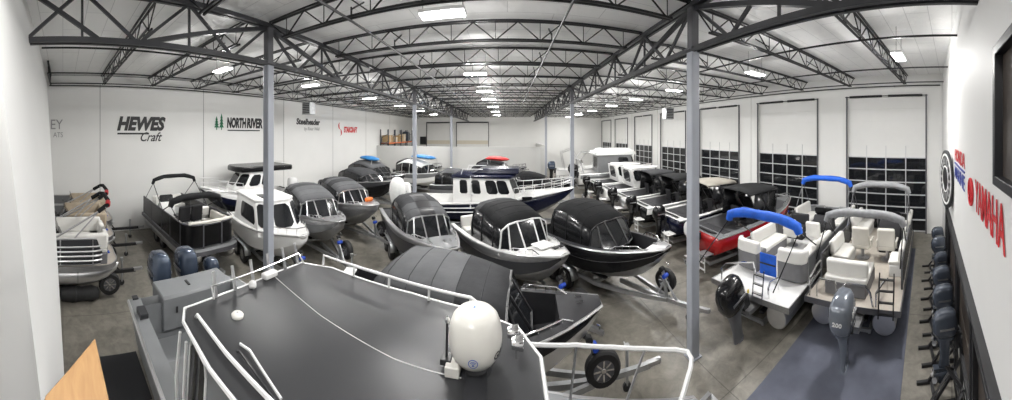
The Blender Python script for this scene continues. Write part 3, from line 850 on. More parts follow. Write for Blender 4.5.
def canvas_top(parent, x0, xa, xf, xb, hw, zb, zt, mats=('canvas_grey', 'canvas_grey'), stripes=(0, 0, 0, 0), drop=.55, frame='aluminium', nose=.2, hwr=None, panes=True, windows=True, zbf=None, fall=.62, painted_gap=None):
    """camper canvas: rear foot x0, rear of the roof xa, front edge xf, foot of the windscreen xb"""
    hwr = hwr or hw; zbf = zbf if zbf is not None else zb
    def arch(x, w_, z0, z1):
        h = z1 - z0
        half = [(1, 0), (.985, .46), (.91, .78), (.66, .94), (.32, .985)]
        return [(x, -w_ * a, z0 + h * b) for a, b in half] + [(x, 0, z1)] + [(x, w_ * a, z0 + h * b) for a, b in half[::-1]]
    n = 5
    st = [arch(x0, hwr, zb, zb + (zt - zb) * drop)]
    for k in range(n + 1):
        u_ = k / n; x = xa + (xf - xa) * u_
        st.append(arch(x, hwr + (hw - hwr) * u_ - .05 * u_ ** 3, zb + (zbf - zb) * u_, zt - fall * (zt - zbf) * max(0, u_ - .25) ** 1.8 - .05 * (1 - u_) ** 2))
    top = [r_[2:9] for r_ in st]; m = MB()
    sm = list(stripes) + [0] * 9
    m.loft(top, caps=False, closed=False, mi=lambda i, j: 2 if painted_gap and i in painted_gap[0] and j in painted_gap[1] else sm[i])  # gap faces painted black for the unlit opening, nothing is cut out
    ctop = obj('canvas_top', m, list(mats), parent, angle=40, solid=.02)
    # seams and bows
    m = MB()
    for r_ in st[1:]: m.tube([(p[0], p[1], p[2] + .006) for p in r_[2:9]], .011, 5)
    obj('canvas_seam', m, mats[0], ctop)
    m = MB()
    for sl in (slice(0, 3), slice(8, 11)):
        m.loft([r_[sl] for r_ in st], caps=False, closed=False)
    obj('side_curtain', m, 'vinyl_window' if windows else mats[0], parent, angle=40, solid=.012)
    m = MB()
    for k in (1, 3, 5):
        for sl in (slice(0, 3), slice(8, 11)): m.tube(st[k][sl], .022, 5)
    obj('curtain_edge', m, mats[0], parent)
    m = MB(); m.add(st[0], [list(range(11))]); obj('rear_curtain', m, mats[0] if not windows else 'vinyl_window', parent, solid=.012)
    if panes:
        F = st[-1]
        base = [Vector(F[0]), Vector((xf + (xb - xf) * .62, -hw * .72, zbf)), Vector((xb, -hw * .26, zbf + nose * .1)), Vector((xb, hw * .26, zbf + nose * .1)), Vector((xf + (xb - xf) * .62, hw * .72, zbf)), Vector(F[10])]
        tops = [Vector(F[2]), Vector(F[3]), Vector(F[4]), Vector(F[6]), Vector(F[7]), Vector(F[8])]
        ctr = (sum(base, Vector()) + sum(tops, Vector())) / 12 - Vector((.5, 0, 0))
        for k in range(5):
            obj('windscreen_pane', MB().on([base[k], base[k + 1], tops[k + 1], tops[k]], .04, .96, .03, .95, .006, ctr, ch=.06), 'glass_dark', parent)
        m = MB()
        for a, b in zip(base, tops): m.bar(a, b, .045, .045)
        for k in range(5): m.bar(base[k], base[k + 1], .05, .04); m.bar(tops[k], tops[k + 1], .04, .04)
        obj('windscreen_frame', m, frame, parent)
    return st

def rail(parent, top, base, r=.018, m='white_tube', name='bow_rail', mid=False):
    """a tube along top, with stanchions to the matching base points"""
    mb = MB().tube(top, r, 6)
    for i, (a, b) in enumerate(zip(top, base)):
        if b is not None: mb.tube([a, b], r * .8, 6)
    if mid:
        mb.tube([tuple((Vector(a) + Vector(b)) / 2) for a, b in zip(top, base) if b is not None], r * .7, 6)
    return obj(name, mb, m, parent)
def hull_rail(parent, h, t0, t1, ht, inset=.08, n=5, r=.018, m='chrome', mid=False, bow=True):
    pts = [t0 + (t1 - t0) * k / (n - 1) for k in range(n)]
    def side(s_): return [(h.L * t, s_ * max(.05, h.hb(t) - inset), h.sh(t)) for t in pts]
    a = side(-1); b = side(1)[::-1] if bow else None
    base = a + b if bow else a
    top = [(x + .03, y, z + ht) for x, y, z in base]
    if bow:
        top = [base[0]] + top + [base[-1]]; bs = [None] + base + [None]
    else: top = [base[0]] + top; bs = [None] + base
    rail(parent, top, bs, r, m, mid=mid)
    if not bow:
        base = side(1); top = [base[0]] + [(x + .03, y, z + ht) for x, y, z in base]; rail(parent, top, [None] + base, r, m, mid=mid)

def cabin(parent, x0, x1, hw, z0, z1, wallm='white_gel', roofm='white_gel', rf=.45, rr=.1, over=.12, side=((.08, .45), (.52, .92)), nose=.4, tum=.9, front=3, vw=(.45, .9), roof_t=.07, rear=True, visor=.15):
    def poly(x0_, x1_, w_, ns): return [(x0_, -w_), (x1_ - ns, -w_), (x1_, -w_ * .5), (x1_, w_ * .5), (x1_ - ns, w_), (x0_, w_)]
    pb = poly(x0, x1, hw, nose); pt_ = poly(x0 + rr, x1 - rf, hw * tum, nose * .8)
    b3 = [Vector((x, y, z0)) for x, y in pb]; t3 = [Vector((x, y, z1)) for x, y in pt_]
    cb = obj('cabin', MB().loft([b3, t3]), wallm, parent, bevel=.02)
    ctr = sum(b3, Vector()) / 6 * .5 + sum(t3, Vector()) / 6 * .5
    def win(k, u0, u1, v=vw, nm='window'):
        k2 = (k + 1) % 6
        obj(nm, MB().on([b3[k], b3[k2], t3[k2], t3[k]], u0, u1, v[0], v[1], .012, ctr, ch=.18), 'glass_dark', parent)
    for u0, u1 in side:
        win(0, u0, u1); win(4, 1 - u1, 1 - u0)
    for k in (1, 2, 3): win(k, .07, .93, (vw[0], .95), 'windscreen_pane')
    if rear: win(5, .2, .8, (.25, .9), 'rear_window')
    pr = poly(x0 - over * .5, x1 - rf + visor, hw * tum + over * .6, nose * .8)
    pr2 = poly(x0, x1 - rf + visor * .5, hw * tum, nose * .8)
    obj('roof', MB().loft([[(x, y, z1) for x, y in pr], [(x, y, z1 + roof_t * .6) for x, y in pr], [(x, y, z1 + roof_t) for x, y in pr2]]), roofm, parent, bevel=.02)
    return b3, t3

def seat(parent, x, y, z, rz=0, m='grey_vinyl', sc=1., ped=True, name='helm_seat'):
    T = Matrix.Translation((x, y, z)) @ Matrix.Rotation(rz, 4, 'Z') @ Matrix.Scale(sc, 4)
    o = obj(name, MB().box((0, 0, .42), (.5, .52, .14)).xf(T), m, parent, bevel=.05, seg=3)
    obj('backrest', MB().box((-.24, 0, .74), (.13, .52, .58), rot=Matrix.Rotation(R(-10), 3, 'Y')).xf(T), m, o, bevel=.06, seg=3)
    q = MB()
    for s_ in (-1, 1): q.box((0, s_ * .29, .6), (.36, .06, .06)); q.box((-.12, s_ * .29, .5), (.05, .05, .2))
    obj('armrest', q.xf(T), m, o, bevel=.015)
    if ped: obj('pedestal', MB().lathe([(.2, 0), (.2, .02), (.05, .05), (.05, .36)], 12).xf(T), 'brushed', o)
    return o
def bench(parent, x, y, z, ln, dp=.6, rz=0, m='white_vinyl', base='white_gel', back=True, name='bench_seat', hb=.42, acc=None):
    """seat along local y, backrest on the -x side"""
    T = Matrix.Translation((x, y, z)) @ Matrix.Rotation(rz, 4, 'Z')
    o = obj(name, MB().box((0, 0, .17), (dp, ln, .34)).xf(T), base, parent, bevel=.03)
    obj('seat_cushion', MB().box((.03, 0, .40), (dp, ln - .02, .13)).xf(T), m, o, bevel=.045, seg=3)
    if back:
        obj('back_cushion', MB().box((-dp / 2 + .05, 0, .45 + hb / 2), (.17, ln, hb), rot=Matrix.Rotation(R(-8), 3, 'Y')).xf(T), m, o, bevel=.06, seg=3)
        if acc: lab(obj('accent_stripe', MB().box((-dp / 2 + .145, 0, .52), (.03, ln * .86, .06), rot=Matrix.Rotation(R(-8), 3, 'Y')).xf(T), acc, o), 'dark stripe')
    return o
def console(parent, x, y, z, m='white_gel', w_=.7, h=.95, screen=True):
    pr = [(-.28, 0), (.32, 0), (.34, .5), (.12, h), (-.02, h), (-.28, .68)]
    mb = MB().loft([[(px_, -w_ / 2, pz) for px_, pz in pr], [(px_, w_ / 2, pz) for px_, pz in pr]])
    T = Matrix.Translation((x, y, z))
    o = obj('helm_console', mb.xf(T), m, parent, bevel=.04)
    if screen: obj('windscreen', MB().on([Vector((.1, -w_ / 2, h)), Vector((.1, w_ / 2, h)), Vector((-.02, w_ / 2, h + .3)), Vector((-.02, -w_ / 2, h + .3))], 0.02, .98, 0, 1, .006, (-1, 0, h), ch=.2).xf(T), 'vinyl_window', o)
    ring = [(-.30 - .07 * math.sin(2 * PI * k / 20), .17 * math.cos(2 * PI * k / 20), .78 + .16 * math.sin(2 * PI * k / 20)) for k in range(20)]
    q = MB().tube(ring, .016, 6, closed=True)
    for k in (0, 7, 13): q.tube([(-.27, 0, .78), ring[k]], .012, 5)
    q.tube([(-.28, 0, .78), (-.18, 0, .76)], .03, 8)
    obj('steering_wheel', q.xf(T), 'black_plastic', o)
    return o
def soft_top(parent, x0, x1, hw, z, zg, m='canvas_black', frame='steel_black', curtains=True, legs=None):
    rings = []
    for k in range(6):
        u_ = k / 5; x = x0 + (x1 - x0) * u_
        zz_ = z + .05 * math.sin(PI * u_)
        rings.append([(x, hw * q, zz_ + .10 * (1 - q ** 4) - (.05 if abs(q) == 1 else 0)) for q in (-1, -.85, -.45, 0, .45, .85, 1)])
    o = obj('soft_top', MB().loft(rings, caps=False, closed=False), m, parent, solid=.03, angle=60)
    q = MB()
    for s_ in (-1, 1):
        y = s_ * hw * .97
        q.tube([(x0 + .05, y, z), (x0 + .5, s_ * (hw + .03), zg)], .02, 6); q.tube([(x1 - .1, y, z), (x1 - .35, s_ * (hw + .03), zg)], .02, 6)
        q.tube([(x0 + .6, y, z), (x1 - .5, s_ * (hw + .03), zg + .1)], .016, 6); q.tube([(x0 + .05, y, z), (x1 - .1, y, z)], .02, 6); q.tube([(x1 - .7, y, z), (x0 + .7, s_ * (hw + .03), zg + .1)], .016, 6)
    for x in (x0 + .05, (x0 + x1) / 2, x1 - .1): q.tube([(x, -hw * .97, z), (x, -hw * .5, z + .09), (x, hw * .5, z + .09), (x, hw * .97, z)], .02, 6)
    obj('top_frame', q, frame, parent)
    return o
def ladder(parent, x, y, z0, z1, wd=.34, m='chrome', n=3, lean=.08, name='boarding_ladder'):
    q = MB()
    for s_ in (-.5, .5): q.tube([(x + lean, y + s_ * wd, z1), (x, y + s_ * wd, z0)], .018, 6)
    for k in range(n): q.box((x + lean * (k + .5) / n, y, z0 + (z1 - z0) * (k + .4) / n), (.07, wd, .025))
    return obj(name, q, m, parent)

def boat_at(name, label, stern, bow, group, cat='boat'):
    dx, dy = bow[0] - stern[0], bow[1] - stern[1]
    rz = math.atan2(dy, dx)
    return thing(name, label, cat, (stern[0], stern[1], 0), rz, group), math.hypot(dx, dy), rz

# ------------------------------------------------------------------ A: the big grey pilothouse boat in front
G1 = 'welded aluminium boats'
A, LA, rzA = boat_at('pilothouse_boat', 'large grey pilothouse boat with a white radome on its roof', (-5.55, 2.55), (2.0, 2.5), G1)
h = Hull(LA, 2.56, zk=.6, zs=1.8, zbow=2.1, t0=.58, p=1.7, tip=.06)
h.build(A, ['hull_grey', 'hull_grey'])
h.trim(A, 'hull_grey', wd=.22, td=.80, deck='hull_grey', r=.035)
h.liner(A, 'hull_grey', td=.8, zf=1.05, wd=.22)
m = MB()
for (x0, x1, y0, y1) in ((.85, 1.5, -.75, -.15), (.85, 1.5, .05, .7), (1.6, 2.3, -.75, -.15), (1.6, 2.3, .05, .7)): m.box(((x0 + x1) / 2, (y0 + y1) / 2, 1.065), (x1 - x0, y1 - y0, .03))
obj('deck_hatch', m, 'deck_grey', A, bevel=.02)
m = MB().loft([[(-.42, y, 1.2), (.28, y, 1.2), (.28, y, 1.84), (.25, y, 1.88), (-.42, y, 1.88)] for y in (-.6, 1.05)])
bx = obj('transom_box', m, 'hull_grey', A, bevel=.03)
m = MB().box((.285, -.3, 1.6), (.02, .04, .12)); m.box((.285, .75, 1.6), (.02, .04, .12)); m.box((-.08, .1, 1.89), (.2, .05, .02)); obj('latch', m, 'black_plastic', bx)
m = MB().box((.55, -1.1, 1.86), (.28, .16, .1)); m.box((.0, -1.1, 1.83), (.12, .12, .04)); obj('cleat_box', m, 'dark_grey_paint', A, bevel=.01)
m = MB().box((-.55, 0, 1.1), (.55, 1.7, .3)); obj('engine_bracket', m, 'hull_grey', A, bevel=.03)
outboard(A, -.66, -.22, 1.45, 'cowl_blue', 'cowl_blue', 1.12)
outboard(A, -.66, .5, 1.45, 'cowl_blue', 'cowl_blue', 1.12)
outboard(A, -.45, 1.05, 1.5, 'cowl_blue', 'leg_grey', .72)
# cabin: x 2.5 .. 5.8 local
RZ = 3.02
def apoly(g=0.): return [(2.40 - g, -1.06 - g), (2.36 - g, -.5), (2.36 - g, .5), (2.42 - g, .98 + g), (2.9, 1.15 + g), (4.3, 1.06 + g), (5.15, .90 + g), (5.65 + g, .62), (5.85 + g, .2), (5.85 + g, -.25), (5.6 + g, -.72), (5.1, -1.02 - g), (4.3, -1.17 - g), (3.3, -1.22 - g), (2.6, -1.17 - g)]
roof = MB().loft([[(x, y, RZ - .07) for x, y in apoly(0)], [(x, y, RZ - .015) for x, y in apoly(.0)], [(x, y, RZ) for x, y in apoly(-.03)]])
ro = obj('roof', roof, 'roof_grey', A, angle=50)
obj('roof_edge', MB().tube([(x, y, RZ - .03) for x, y in apoly(.02)], .022, 6, closed=True), 'white_tube', ro)
obj('roof_seam', MB().tube([(2.42, .35, RZ + .001), (3.5, .1, RZ + .001), (4.5, -.05, RZ + .001), (5.15, -.08, RZ + .001)], .006, 4), 'white_paint', ro)
obj('roof_channel', MB().box((5.30, -.36, RZ + .014), (.19, 1.4, .03), rz=R(4)), 'dark_grey_paint', ro)
cp_ = [(2.6, -1.10), (2.6, .95), (3.0, 1.02), (5.0, .84), (5.45, .55), (5.6, 0), (5.45, -.6), (5.0, -.98), (3.2, -1.16)]
cpb = [(2.6, -1.2), (2.6, 1.1), (3.0, 1.15), (5.2, .9), (5.85, .5), (6.05, 0), (5.85, -.55), (5.3, -1.02), (3.2, -1.26)]
b3 = [Vector((x, y, 1.3)) for x, y in cpb]; t3 = [Vector((x, y, RZ - .06)) for x, y in cp_]
obj('cabin', MB().loft([b3, t3]), 'hull_grey', A)
ctr = Vector((4, 0, 2.2))
for k, u0, u1, v0, v1 in ((7, .05, .45, .35, .80), (7, .52, .95, .35, .80), (2, .05, .48, .5, .93), (2, .54, .95, .5, .93), (3, .06, .94, .5, .93), (4, .06, .94, .5, .93), (5, .06, .94, .5, .93), (6, .06, .94, .5, .93), (8, .12, .88, .45, .93), (0, .3, .7, .12, .9)):
    k2 = (k + 1) % 9; q = [b3[k], b3[k2], t3[k2], t3[k]]
    wo = obj('window', MB().on(q, u0, u1, v0, v1, .012, ctr, ch=.22), 'glass_dark', A)
    pts = []
    qq = [Vector(p) for p in q]
    def P(u_, v_): return qq[0].lerp(qq[1], u_).lerp(qq[3].lerp(qq[2], u_), v_)
    c_ = .06
    for (u_, v_) in ((u0 + c_, v0), (u1 - c_, v0), (u1, v0 + c_), (u1, v1 - c_), (u1 - c_, v1), (u0 + c_, v1), (u0, v1 - c_), (u0, v0 + c_)):
        p = P(u_, v_); n_ = (p - ctr); n_.z = 0; pts.append(p + n_.normalized() * .016)
    obj('window_frame', MB().tube(pts, .016, 6, closed=True), 'white_tube', wo)
# rails on the roof
m = MB()
pts = [(2.62, -1.04, RZ - .01), (2.66, -1.04, RZ + .045), (3.3, -1.06, RZ + .045), (4.3, -1.03, RZ + .045), (5.1, -.92, RZ + .045), (5.14, -.91, RZ - .01)]
obj('grab_rail', MB().tube(pts, .022, 6), 'white_tube', A)
base = [(2.75, 1.13, RZ), (3.35, 1.1, RZ), (3.95, 1.05, RZ), (4.55, .96, RZ), (5.1, .86, RZ)]
top = [(x, y + .02, z + .15) for x, y, z in base]
rail(A, [base[0]] + top + [(5.45, .7, RZ + .02)], [None] + base + [None], .02, 'white_tube', 'roof_rail')
m = MB(); yy = [-.62, -.32, .0, .32, .64, .93]
rk = obj('rod_rack', MB().tube([(2.42, -.68, RZ), (2.36, -.68, RZ + .14), (2.36, .96, RZ + .14), (2.46, .98, RZ)], .016, 6), 'aluminium', A)
for y in yy: obj('rod_holder', MB().tube([(2.38, y, RZ - .02), (2.30, y, RZ + .30)], .024, 8), 'aluminium', rk)
m = MB().box((2.44, .25, RZ + .06), (.12, .24, .08)); m.lathe([(.05, 0), (.06, .06), (.03, .1)], 10, (2.48, -.1, RZ)); obj('deck_light', m, 'white_paint', A, bevel=.02)
obj('antenna_puck', MB().lathe([(.07, 0), (.074, .022), (.06, .038), (.015, .045)], 20, (2.86, -.62, RZ), caps=True), 'radome_white', A, angle=60)
m = MB().lathe([(.0, .044), (.014, .05), (.0, .054)], 10, (2.86, -.62, RZ)); obj('puck_cap', m, 'brushed', A)
obj('wiper_rod', MB().tube([(3.25, -.86, RZ + .02), (3.4, -.85, RZ + .04), (3.95, -.96, RZ + .03)], .013, 6), 'white_tube', A)
obj('grab_handle', MB().tube([(3.3, -.93, RZ + .005), (3.34, -.93, RZ + .03), (3.9, -1.0, RZ + .03), (3.94, -1.0, RZ + .005)], .012, 6), 'black_plastic', A)
# radar dome on its stand
DX, DY, DZ = 5.26, .04, RZ + .13
prof = [(.12, -.03), (.19, .0), (.228, .06), (.243, .13), (.243, .20), (.232, .28), (.208, .345), (.165, .39), (.10, .41), (.04, .416), (.0, .417)]
obj('radome_stand', MB().lathe([(.15, 0), (.12, .03), (.10, .12)], 16, (DX, DY, RZ)), 'dark_grey_paint', A)
ra = obj('radome', MB().lathe(prof, 36, (DX, DY, DZ)), 'radome_white', A, angle=70)
def on_dome(mb, az, z0):
    """wrap flat art (u along x, v along z) on the side of the dome about azimuth az"""
    out = []
    for x, y, z in mb.v:
        zz_ = z0 + z; r_ = prof[-1][0]
        for (ra_, za), (rb_, zb_) in zip(prof, prof[1:]):
            if za <= zz_ <= zb_: r_ = ra_ + (rb_ - ra_) * (zz_ - za) / max(1e-6, zb_ - za); break
        a = az + x / .243; r_ += .004 - y * .1
        out.append((DX + r_ * math.cos(a), DY + r_ * math.sin(a), DZ + zz_))
    mb.v = out; return mb
q = text_mb('GARMIN', .34, .07, 0, .02, .004); lab(obj('lettering', on_dome(q, R(-42), .07), 'text_black', ra), 'black GARMIN lettering')
def ringart(r0, r1, cx, cz, a0=0, a1=2 * PI, n_=24):
    mb = MB(); vs = []; fs = []
    for k in range(n_ + 1):
        a = a0 + (a1 - a0) * k / n_; vs += [(cx + r0 * math.cos(a), 0, cz + r0 * math.sin(a)), (cx + r1 * math.cos(a), 0, cz + r1 * math.sin(a))]
    for k in range(n_): fs.append((2 * k, 2 * k + 1, 2 * k + 3, 2 * k + 2))
    mb.add(vs, fs); return mb
mb_ = ringart(.036, .042, 0, 0)
for r_ in (.012, .024): k_ = ringart(r_, r_ + .006, 0, -.008, R(30), R(150), 10); mb_.add(k_.v, k_.f)
mb_.add([(-.012, 0, -.022), (.012, 0, -.022), (0, 0, .0)], [(0, 1, 2)])
obj('emblem', on_dome(mb_, R(-88), .10), 'decal_blue', ra)
q = MB().prism([(0, -.022), (.04, 0), (0, .022)], 0, .002); q.xf(Matrix.Translation((DX - .02, DY + .02, DZ + .418))); obj('arrow_mark', q, 'decal_blue', ra)
# antenna bracket and spotlight
m = MB().tube([(5.02, .0, RZ), (5.0, .0, RZ + .02), (5.0, .03, RZ + .42)], .014, 6); m.box((5.0, .0, RZ + .08), (.1, .1, .05))
an = obj('antenna_mount', m, 'black_plastic', A, bevel=.005)
m = MB().lathe([(.022, 0), (.026, .03), (.012, .05)], 10, (5.0, .03, RZ + .40)); obj('antenna_tip', m, 'chrome', an)
obj('horn_box', MB().box((5.07, -.02, RZ + .05), (.13, .18, .09)), 'radome_white', A, bevel=.01)
for k, (x, y) in enumerate(((5.60, .33), (5.64, .18))):
    m = MB().lathe([(.0, -.06), (.05, -.05), (.072, .05), (.065, .06), (.0, .055)], 16, (x, y, RZ + .14), 'x'); m.tube([(x, y, RZ), (x, y, RZ + .1)], .02, 6)
    obj('spotlight', m, 'chrome', A, angle=50)
# bow rail with straight stanchions
top = [(5.8, .94, 2.58), (6.37, .81, 2.6), (6.75, .66, 2.6), (7.12, .47, 2.6), (7.42, .27, 2.6), (7.52, .16, 2.6), (7.5, .06, 2.6), (7.41, -.04, 2.6), (7.1, -.3, 2.6), (6.5, -.72, 2.58), (5.9, -.95, 2.56)]
bs = [None, None, None, None, None, None, None, None, None, (6.4, -.6, 2.02), (5.9, -.8, 1.98)]
rail(A, top, bs, .026, 'white_tube', 'bow_rail')
for a_, b_ in (((6.37, .81, 2.6), (6.25, .66, 2.0)), ((7.12, .47, 2.6), (6.8, .4, 2.05))): obj('rail_stanchion', MB().tube([a_, b_], .016, 6), 'brushed', A)
m = MB().box((7.45, -.12, 2.14), (.5, .12, .06)); m.lathe([(.05, -.06), (.03, 0), (.05, .06)], 10, (7.66, -.12, 2.14), 'y'); m.bar((7.3, -.12, 2.17), (7.62, -.12, 2.25), .05, .05); obj('anchor_roller', m, 'brushed', A)
m = MB()
for s_ in (-1.24,): m.tube([(2.55, s_, 1.85), (2.5, s_, 2.3), (2.55, s_ + .03, 2.85)], .02, 6); m.tube([(2.75, s_, 1.85), (2.72, s_, 2.3), (2.72, s_ + .03, 2.85)], .02, 6)
obj('boarding_handle', m, 'white_tube', A)
trailer('long galvanised trailer carrying the large grey pilothouse boat', (-5.55, 2.55, 0), rzA, LA - 1.2, 2.44, zr=.5, tandem=True, tongue=1.0, jack=False)

# ------------------------------------------------------------------ canvas topped boats
def sled(label, stern, bow, tlabel, B=2.2, hullm=('aluminium', 'black_gel'), band=.5, trim='brushed', deck='white_gel', lin='deck_grey', zbow=1.95, zs=1.5, td=.88, ctop=None, motor=None, spare=(.75, .33, .78), rails=True, tip=.14, zk=.55, name='canvas_top_boat', seats=True, tcol='galvanised'):
    t, L, rz = boat_at(name, label, stern, bow, G1)
    h = Hull(L, B, zk=zk, zs=zs, zbow=zbow, tip=tip)
    h.build(t, list(hullm), band); h.trim(t, trim, td=td, deck=deck); h.liner(t, lin, td=td)
    if ctop: canvas_top(t, **ctop)
    if motor: outboard(t, -.06, 0, h.zs + .02, motor[0], motor[1], motor[2], R(motor[3]) if len(motor) > 3 else 0)
    if rails:
        for s_ in (-1, 1):
            p = h.sheer(s_, .72, .9, 5, -.07); rail(t, [p[0]] + [(x, y, z + .13) for x, y, z in p[1:-1]] + [p[-1]], [None] + p[1:-1] + [None], .016, 'chrome', 'grab_rail')
    if seats:
        for s_ in (-.5, .5): seat(t, L * .45, s_, h.zk + .42, 0, 'charcoal_vinyl')
    obj('bow_eye', MB().tube([(L - .05, 0, h.zbow - .45), (L + .02, 0, h.zbow - .5), (L + .0, 0, h.zbow - .56)], .014, 5), 'chrome', t)
    m = MB()
    for s_ in (-1, 1): m.box((L * .93, s_ * .1, h.zbow + .05), (.12, .03, .04))
    obj('cleat', m, 'chrome', t)
    if tlabel: trailer(tlabel, (stern[0], stern[1], 0), rz, L - .25, B, spare=spare, colr=tcol)
    return t, h, L

# B: dark boat with the grey canvas just beyond the foreground roof
t, h, L = sled('dark boat under a grey canvas just behind the grey pilothouse boat', (-3.95, 5.5), (1.72, 5.1), 'galvanised trailer with big spare wheel under the dark boat behind the pilothouse boat',
               B=2.2, hullm=('aluminium', 'black_gel'), trim='charcoal_vinyl', deck='charcoal_vinyl', lin='charcoal_vinyl', td=.86, zbow=2.0, zs=1.6, spare=(.3, -.05, .74),
               ctop=dict(x0=1.6, xa=1.9, xf=4.0, xb=4.4, hw=.98, zb=1.62, zt=2.76, drop=.75, mats=('canvas_grey', 'canvas_light'), stripes=(1, 1, 1, 1, 0, 0, 0), frame='black_plastic', zbf=1.7))
obj('cutting_board', MB().box((.25, .3, 1.72), (.28, .75, .05), rz=.3), 'white_paint', t, bevel=.01)
obj('dash', MB().box((4.1, 0, 1.5), (.4, 1.7, .5)), 'charcoal_vinyl', t, bevel=.05)
# C: white bagged outboard
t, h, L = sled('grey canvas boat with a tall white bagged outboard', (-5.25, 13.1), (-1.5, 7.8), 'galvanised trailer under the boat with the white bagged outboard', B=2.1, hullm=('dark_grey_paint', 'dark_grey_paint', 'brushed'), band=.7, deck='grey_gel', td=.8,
               ctop=dict(painted_gap=((2, 3, 4, 5), (2, 3)), x0=1.9, xa=2.4, xf=4.4, xb=4.95, hw=.88, zb=1.58, zt=2.75, mats=('canvas_grey', 'canvas_light', 'black_plastic'), stripes=(0, 0, 0, 0, 1, 1), drop=.6), spare=(.5, .3, .75))
og = MB()
def bag(cz, rx, ry, cx=-.45): return [(cx + rx * math.cos(2 * PI * j / 18), ry * math.sin(2 * PI * j / 18), cz) for j in range(18)]
og.loft([bag(.95, .2, .16), bag(1.1, .28, .22), bag(1.45, .27, .24, -.42), bag(1.8, .44, .36), bag(2.2, .54, .42), bag(2.6, .50, .38), bag(2.86, .32, .26), bag(2.93, .1, .08)])
lab(obj('outboard_cover', og, 'bag_white', t, angle=60), 'white fabric outboard cover'); obj('cover_mark', MB().box((-.6, -.37, 2.2), (.3, .02, .05), rot=Matrix.Rotation(R(25), 3, 'Y')), 'text_grey', t)
obj('skeg', MB().loft([[(-.55, -.04, .98), (-.3, -.05, .98), (-.3, .05, .98), (-.55, .04, .98)], [(-.5, -.02, .3), (-.38, -.02, .3), (-.38, .02, .3), (-.5, .02, .3)]]), 'leg_grey', t)
# D: silver hull in the middle
t, h, L = sled('silver boat with white bow deck and charcoal canvas in the centre', (-1.4, 11.85), (1.5, 7.3), 'galvanised trailer under the silver and white boat in the centre', B=2.2, hullm=('brushed', 'dark_grey_paint', 'brushed'), band=.62, trim='white_gel', deck='white_gel', td=.76,
               ctop=dict(x0=1.75, xa=1.85, xf=3.6, xb=4.1, hw=.98, zb=1.6, zt=2.85, fall=.5, mats=('canvas_black', 'canvas_grey'), stripes=(1, 1, 0, 0, 0, 0, 0), drop=.72, frame='white_tube'), spare=(.55, .3, .72), zbow=1.98)
obj('deck_hatch', MB().box((4.5, .0, 1.97), (.5, .5, .04)), 'white_paint', t, bevel=.015); obj('deck_step', MB().box((4.95, .2, 2.0), (.12, .4, .03)), 'black_plastic', t)
bench(t, .55, 0, 1.0, 1.5, .5, 0, 'white_vinyl')
# E: black boat right of centre
t, h, L = sled('black hulled boat with black canvas and bare metal bow', (1.95, 11.5), (4.3, 6.75), 'galvanised trailer with spare wheel under the black hulled boat', B=2.25, hullm=('brushed', 'black_gel', 'black_gel'), band=.5, trim='dark_grey_paint', deck='brushed', lin='charcoal_vinyl', td=.9,
               ctop=dict(x0=1.1, xa=1.25, xf=3.1, xb=3.65, hw=1.0, zb=1.6, zt=2.75, mats=('canvas_black', 'canvas_black'), drop=.7, frame='black_plastic'), spare=(-.1, .45, .74))
# G, H: the pair of grey canvas boats on the left
t, h, L = sled('striped grey canvas boat with an orange bag on its bow deck', (-10.6, 14.1), (-5.75, 11.5), 'galvanised trailer under the striped canvas boat with the orange bag', B=2.15, hullm=('brushed', 'brushed'), deck='brushed', td=.8,
               ctop=dict(x0=.6, xa=1.3, xf=3.5, xb=4.1, hw=.97, zb=1.6, zt=2.72, mats=('canvas_grey', 'canvas_light'), stripes=(0, 0, 1, 0, 1, 1), drop=.55), motor=('cowl_black', 'cowl_black', 1.05), spare=(.3, .3, .8))
p = obj('bow_bag', MB().lathe([(.02, -.2), (.1, -.17), (.12, 0), (.1, .17), (.02, .2)], 12, (4.75, .1, 2.02), 'y'), 'orange_plastic', t)
t, h, L = sled('grey canvas boat with silver hull between the white cuddy boat and the striped one', (-10.7, 11.4), (-5.8, 8.7), 'galvanised trailer under the silver canvas boat beside the white cuddy boat', B=2.1, hullm=('brushed', 'grey_gel', 'brushed'), band=.6, deck='brushed', td=.82,
               ctop=dict(x0=.7, xa=1.4, xf=3.6, xb=4.2, hw=.97, zb=1.6, zt=2.75, mats=('canvas_light', 'canvas_grey'), stripes=(0, 0, 1, 0, 0, 0), drop=.55), motor=('cowl_black', 'cowl_black', 1.0), spare=(.2, .28, .8))

# ------------------------------------------------------------------ I, J, F: hard roofed boats
G2 = 'hard roofed cabin boats'
I_, L, rz = boat_at('cuddy_boat', 'rounded white cuddy boat with dark windows next to the black pontoon boat', (-10.75, 8.2), (-6.0, 6.85), G2)
h = Hull(L, 2.1, zk=.55, zs=1.5, zbow=1.9, tip=.16); h.build(I_, ['white_gel', 'white_gel'], .5); h.trim(I_, 'white_gel', td=.74, deck='white_gel'); h.liner(I_, 'white_paint', td=.74)
cabin(I_, .8, 3.95, .95, 1.5, 2.6, rf=.7, rr=.1, side=((.30, .92),), nose=.5, tum=.84, over=.05, roof_t=.1, visor=.0, vw=(.28, .82))
obj('roof_hatch', MB().box((2.45, -.25, 2.71), (.6, .45, .03)), 'glass_dark', I_, bevel=.01)
hull_rail(I_, h, .78, .97, .22, n=4); outboard(I_, -.05, 0, 1.5, 'cowl_white', 'cowl_white', .95)
obj('wiper', MB().tube([(3.75, -.3, 1.6), (3.6, -.1, 1.85)], .01, 4), 'black_plastic', I_)
trailer('trailer under the rounded white cuddy boat next to the black pontoon', (-10.75, 8.2, 0), rz, L - .25, 2.1, spare=None)
J_, L, rz = boat_at('hardtop_boat', 'white cabin boat with flat black hardtop below the lettered wall', (-12.5, 12.7), (-13.5, 7.1), G2)
